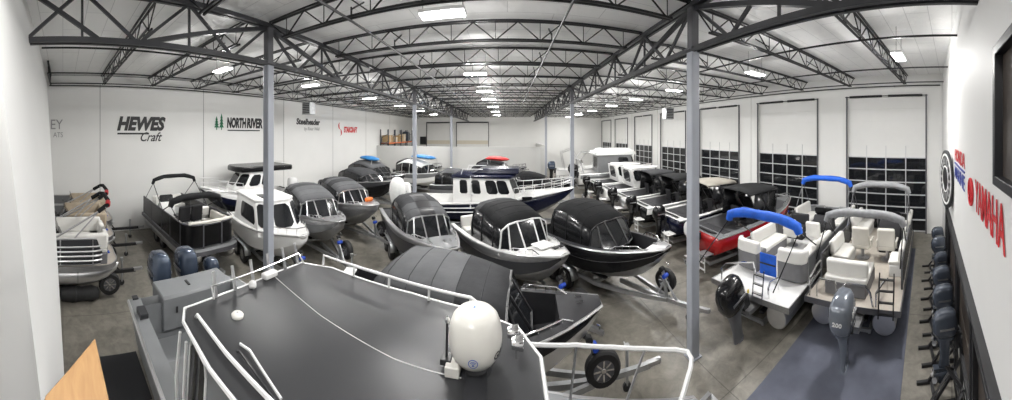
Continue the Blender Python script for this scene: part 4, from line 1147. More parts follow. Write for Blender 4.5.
h = Hull(L, 2.2, zk=.75, zs=1.75, zbow=2.3, tip=.08); h.build(J_, ['navy', 'white_gel'], .45); h.trim(J_, 'white_gel', td=.7, deck='white_gel'); h.liner(J_, 'white_paint', td=.7)
cabin(J_, 1.7, 4.2, .95, 1.8, 3.0, rf=.8, rr=.0, side=((.12, .42), (.5, .9)), nose=.5, tum=.9, over=.04, roof_t=.05, vw=(.42, .92))
m = MB().loft([[(x, y, z) for x, y in ((.4, -1.1), (3.6, -.95), (3.85, -.5), (3.85, .5), (3.6, .95), (.4, 1.1))] for z in (3.06, 3.36)]); obj('hardtop', m, 'black_gel', J_, bevel=.08, seg=3)
m = MB()
for s_ in (-1, 1): m.tube([(.6, s_ * .95, 3.1), (.9, s_ * 1.0, 1.8)], .025, 6)
m.tube([(.5, -1.0, 3.42), (.5, 1.0, 3.42)], .02, 6); obj('hardtop_frame', m, 'white_tube', J_)
hull_rail(J_, h, .62, .99, .5, n=6, m='white_tube', mid=True); outboard(J_, -.05, 0, 1.7, 'cowl_white', 'cowl_white', 1.0)
trailer('trailer under the white cabin boat with the black hardtop', (-12.5, 12.7, 0), rz, L - .3, 2.2, zr=.6)
F_, L, rz = boat_at('cabin_cruiser', 'navy hulled cabin cruiser with white cabin and boarding ladder', (-5.3, 15.1), (3.5, 14.8), G2)
h = Hull(L, 2.5, zk=.6, zs=1.6, zbow=2.3, tip=.05, t0=.5, p=1.9); h.build(F_, ['navy', 'navy'], .6); h.trim(F_, 'white_gel', td=.62, deck='white_gel', wd=.16); h.liner(F_, 'white_paint', td=.62)
for dz in (-.22, -.42):
    for s_ in (-1, 1): obj('hull_stripe', MB().tube(h.sheer(s_, 0, .5, 8, .015 if dz > -.3 else .0, dz), .03, 5), 'white_gel', F_)
cabin(F_, 2.6, 6.2, 1.02, 1.62, 2.95, rf=.55, rr=.0, side=((.12, .25), (.33, .47), (.57, .755), (.765, .94)), nose=.35, tum=.93, roofm='navy', over=.16, roof_t=.16, vw=(.42, .92))
obj('roof_tower', MB().loft([[(x, y, 3.12) for x, y in ((3.5, -.8), (5.9, -.75), (6.1, 0), (5.9, .75), (3.5, .8))], [(x, y, 3.4) for x, y in ((4.0, -.7), (5.9, -.65), (6.0, 0), (5.9, .65), (4.0, .7))]]), 'navy', F_, bevel=.06)
m = MB()
for s_ in (-1, 1): m.tube([(3.0, s_ * .9, 3.1), (3.1, s_ * .9, 3.38), (4.1, s_ * .85, 3.38)], .022, 6)
obj('roof_rail', m, 'white_tube', F_)
ladder(F_, 3.55, -1.12, 1.5, 3.1, .35, 'white_tube', 6, 0)
hull_rail(F_, h, .64, .99, .55, n=7, m='white_tube', mid=True)
obj('porthole', MB().box((6.3, -1.1, 2.0), (.5, .03, .16), rz=.08), 'glass_dark', F_, bevel=.05)
obj('trailer_light', MB().box((4.35, -1.2, 1.75), (.1, .04, .12)), 'tail_red', F_)
outboard(F_, -.05, 0, 1.6, 'cowl_white', 'cowl_white', 1.1)
trailer('trailer under the navy and white cabin cruiser', (-5.3, 15.1, 0), rz, L - .3, 2.5, zr=.52)

# ------------------------------------------------------------------ pontoon boats
G3 = 'pontoon boats'
def bimini(parent, x, hw, z, zp, xp, m, r_=.1, frame='dark_primer', sag=.12, nm='bimini_boot'):
    pts = [(x, -hw - .02, z - .28), (x, -hw + .05, z - .1), (x, -hw + .3, z - .02)] + [(x, hw * q, z + .05 - sag * .3 * q * q) for q in (-.5, -.2, .2, .5)] + [(x, hw - .3, z - .02), (x, hw - .05, z - .1), (x, hw + .02, z - .28)]
    rs = [r_ * .75, r_, r_ * 1.08, r_, r_ * 1.1, r_, r_ * 1.1, r_ * 1.05, r_, r_ * .75]
    o = obj(nm, MB().tube(pts, rs, 12), m, parent, angle=60)
    q = MB()
    for s_ in (-1, 1):
        q.tube([(xp, s_ * hw, zp), (x, s_ * hw, z - .2)], .02, 6); q.tube([(xp + (x - xp) * 1.9, s_ * hw, zp), (x, s_ * hw, z - .25)], .016, 6)
    obj('bimini_frame', q, frame, parent)
    return o
def pontoon(label, stern, rz, L, B, zd, panel, railm='brushed', deck='deck_beige', x_aft=.9, fh=.72, tubes=(-1, 1), accent=None, gate=None, name='pontoon_boat', tail=True, low='brushed'):
    t = thing(name, label, 'boat', (stern[0], stern[1], 0), rz, G3)
    W = B / 2; rr = .3
    for s_ in tubes:
        m = MB(); n = 22; y0 = s_ * (W - .42); zc = zd - .10 - rr; rings = []
        for x, k, dz in ((.12, .25, 0), (.12, .92, 0), (.16, 1, 0), (L * .4, 1, 0), (L - 1.2, 1, 0), (L - .7, .92, .03), (L - .35, .7, .1), (L - .1, .4, .19), (L, .08, .27)):
            rings.append([(x, y0 + rr * k * math.cos(2 * PI * j / n), zc + dz + rr * k * math.sin(2 * PI * j / n)) for j in range(n)])
        m.loft(rings); tb = obj('pontoon_tube', m, 'aluminium', t, angle=50)
        q = MB()
        for x in (1.2, L * .5, L - 1.3): q.lathe([(rr * 1.005, -.03), (rr * 1.02, 0), (rr * 1.005, .03)], n, (x, y0, zc), 'x', caps=False)
        obj('weld_band', q, 'galvanised', tb)
    def corner(x, y, s_, r_=.4): return [(x - r_ + r_ * math.sin(a), s_ * (abs(y) - r_ + r_ * math.cos(a))) for a in [PI / 2 * k / 6 for k in range(7)]]
    out = [(0, -W), (L - .6, -W)] + corner(L - .05, W, -1, .55) + corner(L - .05, W, 1, .55)[::-1] + [(0, W)]
    obj('deck', MB().prism(out, zd - .07, zd), deck, t)
    obj('deck_trim', MB().wall(out, zd - .13, zd + .02, .03, closed=True), railm, t)
    q = MB()
    for k in range(9): q.box((.4 + k * (L - 1.4) / 8, 0, zd - .1), (.08, B - .3, .06))
    obj('cross_member', q, 'galvanised', t)
    Wf = W - .06
    for s_ in (-1, 1):
        c = corner(L - .35, Wf, s_, .5)
        path = [(x_aft, s_ * Wf), (L * .5, s_ * Wf)] + c + [(L - .35, s_ * .38)]
        f = obj('fence_panel', MB().wall(path, zd + .05, zd + fh - .03, .035), panel, t, angle=40)
        obj('fence_rail', MB().tube([(x, y, zd + fh) for x, y in path], .026, 6), railm, f); obj('fence_rail', MB().tube([(x, y, zd + .05) for x, y in path], .02, 6), railm, f)
        q = MB()
        for (x, y) in [path[0], path[1], ((path[1][0] + path[2][0]) / 2, path[1][1]), path[2], path[-1], (L * .25, s_ * Wf)]: q.box((x, y, zd + fh / 2), (.04, .05, fh))
        obj('fence_post', q, railm, f)
        if accent:
            q = MB()
            for dz, mm in accent[1:]: q.tube([(x + .0, y + s_ * .022, zd + dz) for x, y in path], mm, 5)
            obj('fence_stripe', q, accent[0], f)
    gt = obj('bow_gate', MB().box((L - .35, 0, zd + fh * .5), (.03, .68, fh * .85)), panel, t); obj('gate_rail', MB().tube([(L - .35, -.34, zd + fh * .95), (L - .35, .34, zd + fh * .95)], .022, 6), railm, gt)
    if tail:
        for s_ in (-1, 1): obj('tail_light', MB().box((.02, s_ * (W - .2), zd - .05), (.03, .14, .05)), 'tail_red', t)
    return t

# K: black pontoon near the left wall
K_ = pontoon('black pontoon boat with cream seats and black bimini covers', (-14.1, 5.15), 0, 5.65, 2.2, 1.1, 'black_gel', 'dark_primer', 'deck_grey', x_aft=.15, fh=.86)
for s_ in (-1, 1):
    bench(K_, 4.2, s_ * .72, 1.1, 1.3, .55, s_ * -H9, 'cream_vinyl', 'grey_vinyl', hb=.36)
    bench(K_, 4.83, s_ * .58, 1.1, .7, .5, PI, 'cream_vinyl', 'grey_vinyl', hb=.36)
bench(K_, 2.9, .55, 1.1, 1.0, .6, PI, 'white_vinyl', 'white_gel')
for y in (-.35, .2): seat(K_, 3.4, y, 1.2, PI, 'charcoal_vinyl')
console(K_, 1.9, -.5, 1.1, 'white_gel'); seat(K_, 1.35, -.5, 1.1, 0, 'white_vinyl')
bench(K_, .5, .2, 1.1, 1.6, .6, 0, 'white_vinyl', 'white_gel')
lab(obj('bow_trim', MB().tube([(5.17, -.9, 2.0), (5.27, -.5, 2.01), (5.27, .5, 2.01), (5.17, .9, 2.0)], .06, 8), 'cream_vinyl', K_), 'cream padded rim')
bimini(K_, 1.7, 1.06, 3.12, 1.95, 3.0, 'canvas_black', .09, 'steel_black')
bimini(K_, 4.0, 1.1, 2.62, 1.95, 3.0, 'canvas_black', .13, 'steel_black')
outboard(K_, -.02, 0, 1.0, 'cowl_black', 'cowl_black', .9)
trailer('black trailer under the black pontoon boat', (-14.1, 5.15, 0), 0, 5.3, 1.7, zr=.48, colr='steel_black', winch=False, jack=False, tongue=.55)
# L: three pontoons side by side beyond the near corner, tongues of their trailers pointing into the room
LP = [(-9.35, 'silver pontoon boat with dark and silver striped side and white seats', 'light'), (-11.55, 'tan seated pontoon boat between the striped one and the wall one', 'tan'), (-13.55, 'tan seated pontoon boat parked against the white lettered wall', 'tan')]
for k, (x, lb, kind) in enumerate(LP):
    yb = (1.75, 2.05, 2.35)[k]
    t = pontoon(lb, (x, yb - 5.6), H9, 5.6, 1.95, 1.2, 'grey_gel' if k else 'dark_grey_paint', 'brushed', 'deck_beige', x_aft=.1, fh=.82, accent=('aluminium', (.16, .03), (.3, .03), (.44, .03), (.58, .03)) if not k else ('dark_grey_paint', (.3, .05)))
    mt = 'white_vinyl' if not k else 'tan_vinyl'
    for s_ in (-1, 1): bench(t, 4.4, s_ * .62, 1.2, 1.6, .5, s_ * -H9, mt, 'grey_vinyl', hb=.5)
    bench(t, 5.0, .5, 1.2, .6, .4, PI, mt, 'grey_vinyl'); bench(t, 5.0, -.5, 1.2, .6, .4, PI, mt, 'grey_vinyl')
    seat(t, 3.0, -.4, 1.2, 0, mt); console(t, 3.6, -.4, 1.2, 'black_gel')
    if k < 2:
        q = MB()
        for s_ in (-1, 1): q.tube([(3.6, s_ * .93, 2.05), (5.15, s_ * .9, 2.95 - .12 * k)], .03, 8); q.tube([(4.2, s_ * .93, 2.05), (5.0, s_ * .9, 2.9 - .12 * k)], .022, 6)
        q.tube([(5.15, -.9, 2.95 - .12 * k), (5.25, -.6, 3.02 - .12 * k), (5.25, .6, 3.02 - .12 * k), (5.15, .9, 2.95 - .12 * k)], .03, 8)
        fo = obj('bimini_frame', q, 'brushed', t)
        q = MB().tube([(4.9, -.92, 2.82 - .12 * k), (5.2, -.85, 3.0 - .12 * k), (5.27, -.5, 3.06 - .12 * k), (5.27, .5, 3.06 - .12 * k), (5.2, .85, 3.0 - .12 * k), (4.9, .92, 2.82 - .12 * k)], .07, 8); obj('bimini_boot', q, 'canvas_black', t)
        lab(obj('boot_end', MB().tube([(5.2, -.87, 2.99 - .12 * k), (5.24, -.7, 3.05 - .12 * k)], .085, 8), 'red_trim', t), 'dark red end tape')
    trailer(['trailer', 'trailer', 'trailer'][k] + [' under the silver striped pontoon boat', ' under the middle tan seated pontoon boat', ' under the tan seated pontoon boat against the wall'][k], (x, yb - 5.6, 0), H9, 5.2, 1.7, zr=.55, colr='steel_black', tongue=1.1 + .35 * k, spare=(.12, -.5, .42))
t = thing('folded_cover', 'folded black cover lying below the silver striped pontoon boat', 'cover', (-8.75, .5, 0))
obj('bundle', MB().lathe([(.05, -.6), (.2, -.55), (.24, -.2), (.2, .1), (.23, .4), (.16, .6), (.04, .64)], 14, (0, 0, .21), 'y'), 'rubber', t, angle=60); obj('strap', MB().lathe([(.24, -.03), (.25, 0), (.24, .03)], 14, (0, -.1, .21), 'y', caps=False), 'black_plastic', t)
# O: pontoon with blue boots
O_ = pontoon('white and grey pontoon boat with bright blue bimini boots', (5.6, 4.97), R(5.5), 7.3, 2.5, .92, 'grey_gel', 'brushed', 'white_paint', x_aft=1.3, fh=.72)
for s_ in (-1, 1):
    pts = [(1.28, s_ * 1.2), (1.10, s_ * 1.1), (1.05, s_ * .9), (1.05, s_ * .34)]
    f = obj('stern_couch', MB().loft([[(p[0] - .02, p[1], .97), (p[0] + .5, p[1] * .97, .97), (p[0] + .5, p[1] * .97, 1.55), (p[0] - .05, p[1], 1.55)] for p in pts]), 'grey_vinyl', O_, bevel=.05, seg=3)
    obj('back_cushion', MB().loft([[(p[0] - .07, p[1] * 1.01, 1.50), (p[0] + .2, p[1] * .97, 1.50), (p[0] + .16, p[1] * .97, 1.86), (p[0] - .03, p[1] * 1.01, 1.86)] for p in pts]), 'white_vinyl', f, bevel=.06, seg=3)
    obj('seat_cushion', MB().box((1.55, s_ * .76, 1.44), (.6, .82, .14)), 'white_vinyl', f, bevel=.05)
    bench(O_, 2.6, s_ * .86, .92, 1.5, .6, s_ * -H9, 'white_vinyl', 'grey_vinyl')
    bench(O_, 6.0, s_ * .86, .92, 1.5, .6, s_ * -H9, 'white_vinyl', 'grey_vinyl', hb=.5)
gt = obj('stern_gate', MB().box((1.08, 0, 1.28), (.04, .56, .62)), 'boot_blue', O_, bevel=.01); obj('gate_bar', MB().box((1.05, 0, 1.3), (.02, .54, .04)), 'black_plastic', gt)
for y in (-.5, .45): seat(O_, 3.6, y, .92, 0, 'white_vinyl', 1.05)
console(O_, 4.3, -.55, .92, 'charcoal_vinyl', .8, 1.05); bench(O_, 4.5, .7, .92, .8, .7, PI, 'charcoal_vinyl', 'charcoal_vinyl')
lab(obj('side_accent', MB().box((3.2, 1.235, 1.3), (1.6, .02, .5)), 'boot_blue', O_), 'blue side panel'); lab(obj('side_accent', MB().box((5.0, 1.235, 1.3), (1.2, .02, .5)), 'navy', O_), 'navy side panel')
bimini(O_, .72, 1.18, 2.78, 1.6, 2.2, 'boot_blue', .135, 'black_gel', sag=.1); bimini(O_, 6.1, 1.15, 3.08, 1.66, 5.2, 'boot_blue', .12, 'dark_primer')
q = MB()
for (pts) in ([(.1, .95, .92), (.1, .95, 1.3), (.16, .85, 1.42), (.5, .5, 1.44), (.75, .3, 1.4), (.85, .25, .92)], [(.15, -.6, .92), (.12, -.6, 1.2), (.2, -.6, 1.3), (.6, -.6, 1.25), (.65, -.6, .92)]): q.tube(pts, .028, 6)
obj('stern_rail', q, 'chrome', O_)
ladder(O_, -.02, -.35, .95, 1.62, .3, 'chrome', 3, .1)
m = MB().box((-.12, -.1, .70), (.5, .5, .1)); obj('motor_pod', m, 'brushed', O_)
outboard(O_, -.3, -.1, 1.0, 'cowl_black', 'leg_grey', 1.12, R(-16), None)
obj('yellow_tag', MB().box((.0, -.05, 1.0), (.06, .02, .1)), 'yellow_tag', O_)
trailer('low trailer under the pontoon boat with blue boots', (5.8, 4.99, 0), R(5.5), 6.2, 1.7, zr=.24, colr='galvanised', tongue=.3, jack=False, winch=False)
# P: white pontoon with grey boots
P_ = pontoon('white pontoon boat with grey bimini boots on the blue carpet', (6.5, 2.44), R(4.5), 6.1, 2.45, .92, 'black_gel', 'dark_primer', 'deck_beige', x_aft=1.0, fh=.74, tubes=(-1, 1))
bb = bench(P_, 1.0, .25, .92, 1.15, .95, 0, 'white_vinyl', 'grey_vinyl', acc='charcoal_vinyl')
obj('sun_pad', MB().box((.66, .25, 1.33), (.62, 1.15, .16)), 'white_vinyl', P_, bevel=.05, seg=3); obj('pad_base', MB().box((.64, .25, 1.1), (.6, 1.12, .36)), 'grey_vinyl', P_, bevel=.04)
for s_ in (-1, 1):
    bench(P_, 4.9, s_ * .84, .92, 1.6, .6, s_ * -H9, 'white_vinyl', 'white_gel', hb=.5)
bench(P_, 2.2, .86, .92, 1.1, .55, -H9, 'white_vinyl', 'white_gel'); bench(P_, 2.0, -.92, .92, .75, .4, H9, 'white_vinyl', 'white_gel')
seat(P_, 2.75, -.5, .92, 0, 'cream_vinyl', 1.12); seat(P_, 2.75, .35, .92, 0, 'cream_vinyl', 1.12)
console(P_, 3.55, -.5, .92, 'charcoal_vinyl', .8, 1.1)
bimini(P_, 1.45, 1.16, 2.76, 1.66, 2.4, 'boot_grey', .12, 'black_gel'); bimini(P_, 4.35, 1.1, 3.1, 1.66, 3.4, 'boot_grey', .115, 'dark_primer')
q = MB()
for pts in ([(.1, .92, .92), (.08, .92, 1.25), (.1, .85, 1.42), (.1, .45, 1.42), (.1, .38, 1.25), (.1, .38, .92)], [(.08, .3, .92), (.05, .25, 1.3), (.06, .1, 1.46), (.06, -.35, 1.46), (.05, -.48, 1.3), (.08, -.55, .92)], [(.1, -.62, .92), (.12, -.62, 1.25), (.5, -.7, 1.3), (.9, -.78, 1.25), (.92, -.78, .92)],
            [(.08, 1.12, .92), (.08, 1.12, 1.4), (.5, 1.14, 1.5), (.9, 1.15, 1.5)], [(.08, 1.12, 1.18), (.9, 1.15, 1.25)]): q.tube(pts, .028, 6)
obj('stern_rail', q, 'chrome', P_)
ladder(P_, -.06, -.88, .75, 1.75, .36, 'black_plastic', 4, .22)
m = MB().box((-.18, -.08, .68), (.55, .5, .14)); obj('motor_pod', m, 'brushed', P_)
outboard(P_, -.42, -.08, 1.0, 'cowl_grey', 'cowl_grey', 1.12, R(-9), '200')
obj('cup_ring', MB().lathe([(.09, 0), (.1, .012), (.06, .012)], 16, (.28, .05, .922)), 'galvanised', P_)
trailer('low trailer under the white pontoon boat on the carpet', (6.8, 2.46, 0), R(4.5), 5.0, 1.7, zr=.24, colr='galvanised', tongue=.3, jack=False, winch=False)

# ------------------------------------------------------------------ the row along the overhead doors, sterns to the aisle
def runabout(label, tlabel, stern, rz, L, B, hullm, band=.45, trim='white_gel', top=None, topz=2.68, motor=('cowl_black', 'cowl_black'), lin='grey_vinyl', cab=None, ladder_=True, zk=.5, zs=1.42, zbow=1.85):
    bow = (stern[0] + L * math.cos(rz), stern[1] + L * math.sin(rz))
    t = thing('outboard_runabout', label, 'boat', (stern[0], stern[1], 0), rz, G1)
    h = Hull(L, B, zk=zk, zs=zs, zbow=zbow, tip=.12); h.build(t, list(hullm), band); h.trim(t, trim, td=.86, deck=trim, wd=.16); h.liner(t, lin, td=.86)
    obj('splash_well', MB().loft([[(.0, y, h.zs - .25), (.42, y, h.zs - .25), (.42, y, h.zs + .02), (.34, y, h.zs + .04), (.0, y, h.zs - .04)] for y in (-B / 2 + .12, B / 2 - .12)]), trim, t, bevel=.02)
    obj('well_mat', MB().box((.22, 0, h.zs + .035), (.16, B * .6, .02), rot=Matrix.Rotation(R(8), 3, 'Y')), 'black_plastic', t)
    if cab:
        cabin(t, 1.9, 4.4, B / 2 - .14, h.zs + .05, 2.75, wallm=cab, roofm=cab, rf=.5, rr=-.25, side=((.08, .42), (.5, .9)), nose=.45, tum=.9, over=.08, vw=(.35, .92))
    else:
        xw = L * .62
        for s_ in (-1, 1):
            seat(t, xw - 1.0, s_ * .48, zk + .42, 0, 'charcoal_vinyl')
            b = h.hb(.62) - .14
            q = [Vector((xw - .2, s_ * .16, h.sh(.62))), Vector((xw - .3, s_ * b, h.sh(.62))), Vector((xw - .75, s_ * b * .95, h.sh(.62) + .62)), Vector((xw - .65, s_ * .16, h.sh(.62) + .66))]
            wo = obj('windscreen_pane', MB().on(q, 0, 1, 0, 1, .01, (0, 0, 1), ch=.05), 'vinyl_window', t)
            obj('windscreen_frame', MB().tube(q, .02, 5, closed=True), 'aluminium', wo)
            obj('dash', MB().box((xw - .3, s_ * (.16 + b) / 2, zk + .82), (.5, b - .2, .7)), lin, t, bevel=.05)
        bench(t, .72, 0, zk + .42, B - .75, .45, 0, 'charcoal_vinyl', lin, back=False)
    if top:
        soft_top(t, L * .30, L * .64, B / 2 - .14, topz, h.sh(.5), top)
        q = MB()
        for s_ in (-1, 1): q.add([(L * .34, s_ * (B / 2 - .15), h.zs + .1), (L * .60, s_ * (B / 2 - .15), h.zs + .15), (L * .60, s_ * (B / 2 - .17), topz), (L * .36, s_ * (B / 2 - .17), topz)], [(0, 1, 2, 3)])
        obj('side_curtain', q, 'vinyl_window', t, solid=.012)
    if motor: outboard(t, -.1, 0, h.zs - .1, motor[0], motor[1], .86)
    if ladder_:
        q = MB().box((-.28, -B * .3, .85), (.42, .5, .04)); obj('swim_step', q, trim, t, bevel=.015)
        ladder(t, -.42, -B * .3, .25, .95, .32, 'white_tube', 3, 0)
    hull_rail(t, h, .74, .98, .16, n=4)
    trailer(tlabel, (stern[0], stern[1], 0), rz, L - .25, B, zr=.44, tandem=False)
    return t
NB = [
    ('red open boat with black soft top behind the blue booted pontoon boat', 'trailer under the red open boat', (6.85, 8.45), -2, 5.8, 2.2, ('red_paint', 'red_paint'), 'grey_gel', 'canvas_black', ('cowl_white', 'cowl_white'), None),
    ('navy open boat with tan grey soft top, next beyond the red one', 'trailer under the navy open boat', (6.9, 10.95), 0, 5.7, 2.15, ('navy', 'navy'), 'white_gel', 'canvas_tan', ('cowl_black', 'cowl_black'), None),
    ('open boat with white gunwales and black grey soft top, two beyond the red one', 'trailer under the second open boat beyond the red one', (6.7, 13.45), 0, 5.6, 2.15, ('black_gel', 'white_gel'), 'white_gel', 'canvas_black', ('cowl_black', 'cowl_black'), None),
    ('silver open boat with dark soft top, three beyond the red one', 'trailer under the third open boat beyond the red one', (6.6, 15.9), 0, 5.6, 2.15, ('brushed', 'grey_gel'), 'white_gel', 'canvas_grey', ('cowl_black', 'cowl_black'), None),
    ('nearer of the two white hardtop boats in the far door row', 'trailer under the nearer white hardtop boat in the door row', (6.5, 18.4), 0, 6.0, 2.2, ('white_gel', 'grey_gel'), 'white_gel', None, ('cowl_black', 'cowl_black'), 'white_gel'),
    ('farther of the two white hardtop boats in the far door row', 'trailer under the farther white hardtop boat in the door row', (6.4, 20.9), 0, 6.2, 2.2, ('black_gel', 'black_gel'), 'white_gel', None, ('cowl_black', 'cowl_black'), 'white_gel'),
]
for (lb, tl, st, rz, L, B, hm, tm, tp, mo, cb) in NB:
    runabout(lb, tl, st, R(rz), L, B, hm, trim=tm, top=tp, motor=mo, cab=cb)
# the tall grey sided boat with a white roof cover at the end of that row
T_, L, rz = boat_at('cruiser', 'tall grey sided cruiser with white covered roof near the far doors', (6.2, 24.4), (13.4, 24.0), G2)
h = Hull(L, 2.6, zk=.6, zs=1.7, zbow=2.3); h.build(T_, ['white_gel', 'grey_gel'], .5); h.trim(T_, 'white_gel', td=.7, deck='white_gel'); h.liner(T_, 'white_paint', td=.7)
cabin(T_, 1.6, 5.4, 1.1, 1.75, 3.25, wallm='grey_gel', roofm='grey_gel', rf=.5, rr=0, side=((.6, .9),), over=.06, rear=True)
obj('roof_cover', MB().loft([[(x, y, z) for x, y in ((1.4 + i, -1.1 + i * .3), (5.2 - i, -1.0 + i * .3), (5.4 - i, 0), (5.2 - i, 1.0 - i * .3), (1.4 + i, 1.1 - i * .3))] for i, z in ((0, 3.3), (.1, 3.55), (.6, 3.85))]), 'bag_white', T_, angle=60)
outboard(T_, -.06, -.4, 1.7, 'cowl_black', 'cowl_black', 1.1); outboard(T_, -.06, .4, 1.7, 'cowl_black', 'cowl_black', 1.1)
q = MB()
for s_ in (-1, 1): q.tube([(.3, s_ * 1.1, 1.75), (.0, s_ * 1.1, 2.9), (.5, s_ * 1.0, 3.5), (1.6, s_ * .9, 3.6)], .05, 6)
q.tube([(.0, -1.1, 2.9), (0, 1.1, 2.9)], .05, 6); q.tube([(.5, -1, 3.5), (.5, 1, 3.5)], .05, 6); obj('stern_arch', q, 'aluminium', T_)
trailer('trailer under the tall dark grey sided cruiser', (6.2, 24.4, 0), rz, L - .3, 2.6, zr=.5)
T2, L, rz = boat_at('open_fishing_boat', 'white open boat with aluminium arch beside the far right column', (4.9, 28.2), (11.0, 27.6), G1)
h = Hull(L, 2.3, zk=.6, zs=1.6, zbow=2.1); h.build(T2, ['white_gel', 'white_gel'], .5); h.trim(T2, 'white_gel', td=.85); h.liner(T2, 'white_paint', td=.85)
console(T2, 2.6, 0, 1.0, 'white_gel', .9, 1.2); q = MB()
for s_ in (-1, 1): q.tube([(.8, s_ * 1.0, 1.6), (.5, s_ * .95, 3.3), (1.6, s_ * .9, 3.7)], .05, 6); q.tube([(1.6, s_ * .9, 3.7), (2.6, s_ * 1.0, 1.7)], .04, 6)
q.tube([(.5, -.95, 3.3), (.5, .95, 3.3)], .05, 6); q.tube([(1.6, -.9, 3.7), (1.6, .9, 3.7)], .05, 6); obj('tow_arch', q, 'aluminium', T2)
outboard(T2, -.06, 0, 1.6, 'cowl_blue', 'cowl_black', 1.15); hull_rail(T2, h, .6, .98, .35, n=5)
trailer('trailer under the white open boat with the aluminium arch', (4.9, 28.2, 0), rz, L - .3, 2.3, zr=.5)

# ------------------------------------------------------------------ the back rows left and centre
def covered(label, tlabel, stern, bow, B, hullm, band, cover, wins=True, zt=2.85, top=None, trim='dark_grey_paint', motor=None, zs=1.6, zbow=2.1):
    t, L, rz = boat_at('covered_boat', label, stern, bow, G1)
    h = Hull(L, B, zk=.6, zs=zs, zbow=zbow, tip=.1); h.build(t, list(hullm), band); h.trim(t, trim, td=.86, deck=trim); h.liner(t, 'charcoal_vinyl', td=.86)
    canvas_top(t, .4, L * .2, L * .58, L * .74, B / 2 - .1, zs + .05, zt, mats=(cover, cover), drop=.7, frame='black_plastic', windows=wins)
    if motor: outboard(t, -.06, 0, zs, motor, motor, 1.0)
    if top:
        mm, x0, x1, z = top
        rings = []
        for k in range(8):
            u_ = k / 7; x = x0 + (x1 - x0) * u_; s_ = math.sin(PI * u_) ** .4 if 0 < u_ < 1 else .15
            rings.append([(x, .55 * s_ * math.cos(2 * PI * j / 14), z + .18 * s_ * math.sin(2 * PI * j / 14) + .05 * math.sin(5 * u_)) for j in range(14)])
        obj('rolled_cover', MB().loft(rings), mm, t, angle=60)
        q = MB()
        for x in (x0 + .3, x1 - .3):
            for s_ in (-1, 1): q.tube([(x, s_ * .8, zs), (x, s_ * .5, z - .1)], .03, 5)
        obj('cover_post', q, 'aluminium', t)
    hull_rail(t, h, .72, .98, .25, n=5, m='chrome')
    trailer(tlabel, (stern[0], stern[1], 0), rz, L - .3, B, zr=.48)
    return t
covered('dark grey cabin boat with rolled blue cover on top near the left wall', 'trailer under the dark boat with the rolled blue cover', (-13.2, 22.0), (-7.6, 19.9), 2.4, ('dark_grey_paint', 'dark_grey_paint'), .5, 'canvas_light', True, 2.95, ('cover_blue', .9, 3.2, 3.08))
covered('dark hulled boat with charcoal cover in front of the blue covered one', 'trailer under the dark hulled boat with charcoal cover', (-12.4, 19.3), (-7.2, 17.3), 2.3, ('black_gel', 'dark_grey_paint'), .5, 'canvas_grey', True, 2.6)
covered('white hulled boat with rolled bright blue cover beside the second left column', 'trailer under the white hulled boat with the blue cover', (-9.9, 24.9), (-4.6, 22.9), 2.3, ('white_gel', 'grey_gel'), .5, 'bag_white', True, 2.9, ('cover_blue', 1.4, 4.1, 3.12), 'white_gel')
covered('grey boat with pale cover behind the stern of the navy cruiser', 'trailer under the grey boat behind the navy cruiser', (-5.3, 20.2), (-.6, 19.6), 2.2, ('grey_gel', 'dark_grey_paint'), .5, 'canvas_light', True, 2.7)
covered('boat with rolled red cover on top behind the navy cruiser', 'trailer under the boat with the rolled red cover', (-3.2, 23.2), (1.8, 22.6), 2.2, ('brushed', 'black_gel'), .5, 'canvas_grey', True, 2.85, ('cover_red', 1.4, 3.4, 3.15))
covered('dark covered boat right of the red covered one', 'trailer under the dark covered boat behind the cruiser bow', (-.2, 19.6), (4.6, 19.0), 2.2, ('black_gel', 'black_gel'), .5, 'canvas_black', True, 2.6)
covered('silver boat with black cover at the back left by the partition', 'trailer under the silver boat by the partition', (-11.2, 27.6), (-6.3, 26.6), 2.3, ('brushed', 'dark_grey_paint'), .5, 'canvas_grey', True, 2.7)
covered('grey boat with black cover at the back by the partition', 'trailer under the grey boat at the back by the partition', (-3.2, 27.4), (1.8, 26.7), 2.3, ('grey_gel', 'black_gel'), .5, 'canvas_black', True, 2.8)

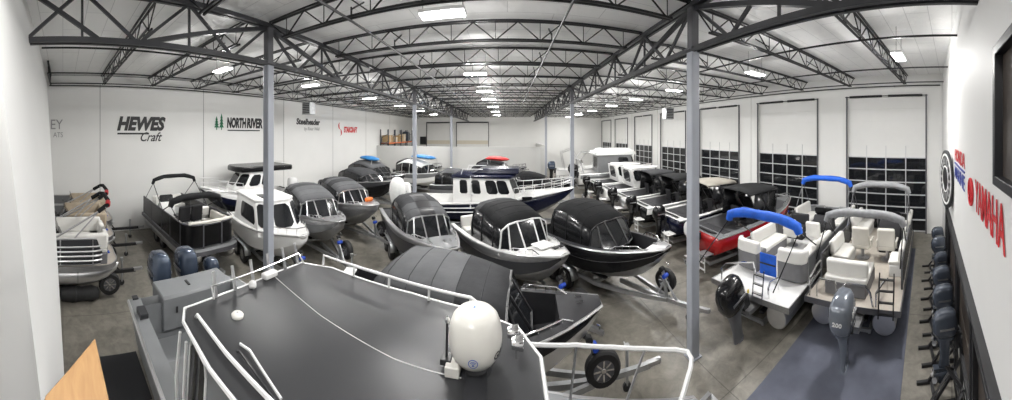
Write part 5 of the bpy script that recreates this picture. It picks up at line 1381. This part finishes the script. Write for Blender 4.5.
# ------------------------------------------------------------------ outboards on stands along the near right wall
OB = [(5.75, .12), (6.7, .12), (7.65, .12), (8.7, .12), (9.8, .12), (10.9, .12)]
wh = ['nearest the camera', 'second from the camera', 'third from the camera', 'fourth from the camera', 'fifth from the camera', 'farthest from the camera']
for k, (sx, off) in enumerate(OB):
    p = nearR(sx, 0, off)
    st = thing('outboard_stand', 'black stand of the outboard %s along the right wall' % wh[k], 'stand', (p.x, p.y, 0), NA - R(80), 'outboard stands along the right wall')
    q = MB()
    for s_ in (-.26, .26): q.bar((.0, s_, .03), (-.8, s_, .03), .06, .06); q.bar((.0, s_, .05), (.05, s_ * .6, 1.02), .055, .055); q.bar((-.55, s_, .05), (.06, s_ * .7, .8), .045, .045)
    q.bar((.0, -.26, .03), (.0, .26, .03), .06, .06); q.bar((-.5, -.26, .03), (-.5, .26, .03), .06, .06); obj('frame', q, 'steel_black', st)
    obj('clamp_board', MB().box((.05, 0, 1.0), (.07, .42, .3)), 'black_plastic', st)
    ob = thing('outboard_motor', 'dark blue grey outboard motor on a stand by the right wall, %s' % wh[k], 'outboard motor', (p.x, p.y, 0), NA - R(80), 'outboards along the right wall')
    outboard(ob, .0, 0, 1.12, 'cowl_dark', 'cowl_dark', (.74, .72, .7, .62, .72, .68)[k], name='cowling')
p = nearR(4.75, 0, .32)
st = thing('outboard_stand', 'empty black tube stand at the lower right by the wall', 'stand', (p.x, p.y, 0), NA - R(75), 'outboard stands along the right wall')
q = MB()
for s_ in (-.26, .26): q.tube([(.25, s_, .05), (-.7, s_, .05), (.1, s_, 1.05), (.25, s_, .05)], .03, 6)
q.tube([(.1, -.26, 1.05), (.1, .26, 1.05)], .03, 6); q.tube([(.1, -.2, 1.05), (-.1, 0, 1.3), (.1, .2, 1.05)], .025, 6); obj('frame', q, 'steel_black', st)
obj('wheel', MB().lathe([(.04, -.03), (.1, -.03), (.1, .03), (.04, .03)], 14, (.25, .3, .1), 'y'), 'rubber', st); obj('wheel', MB().lathe([(.04, -.03), (.1, -.03), (.1, .03), (.04, .03)], 14, (.25, -.3, .1), 'y'), 'rubber', st)
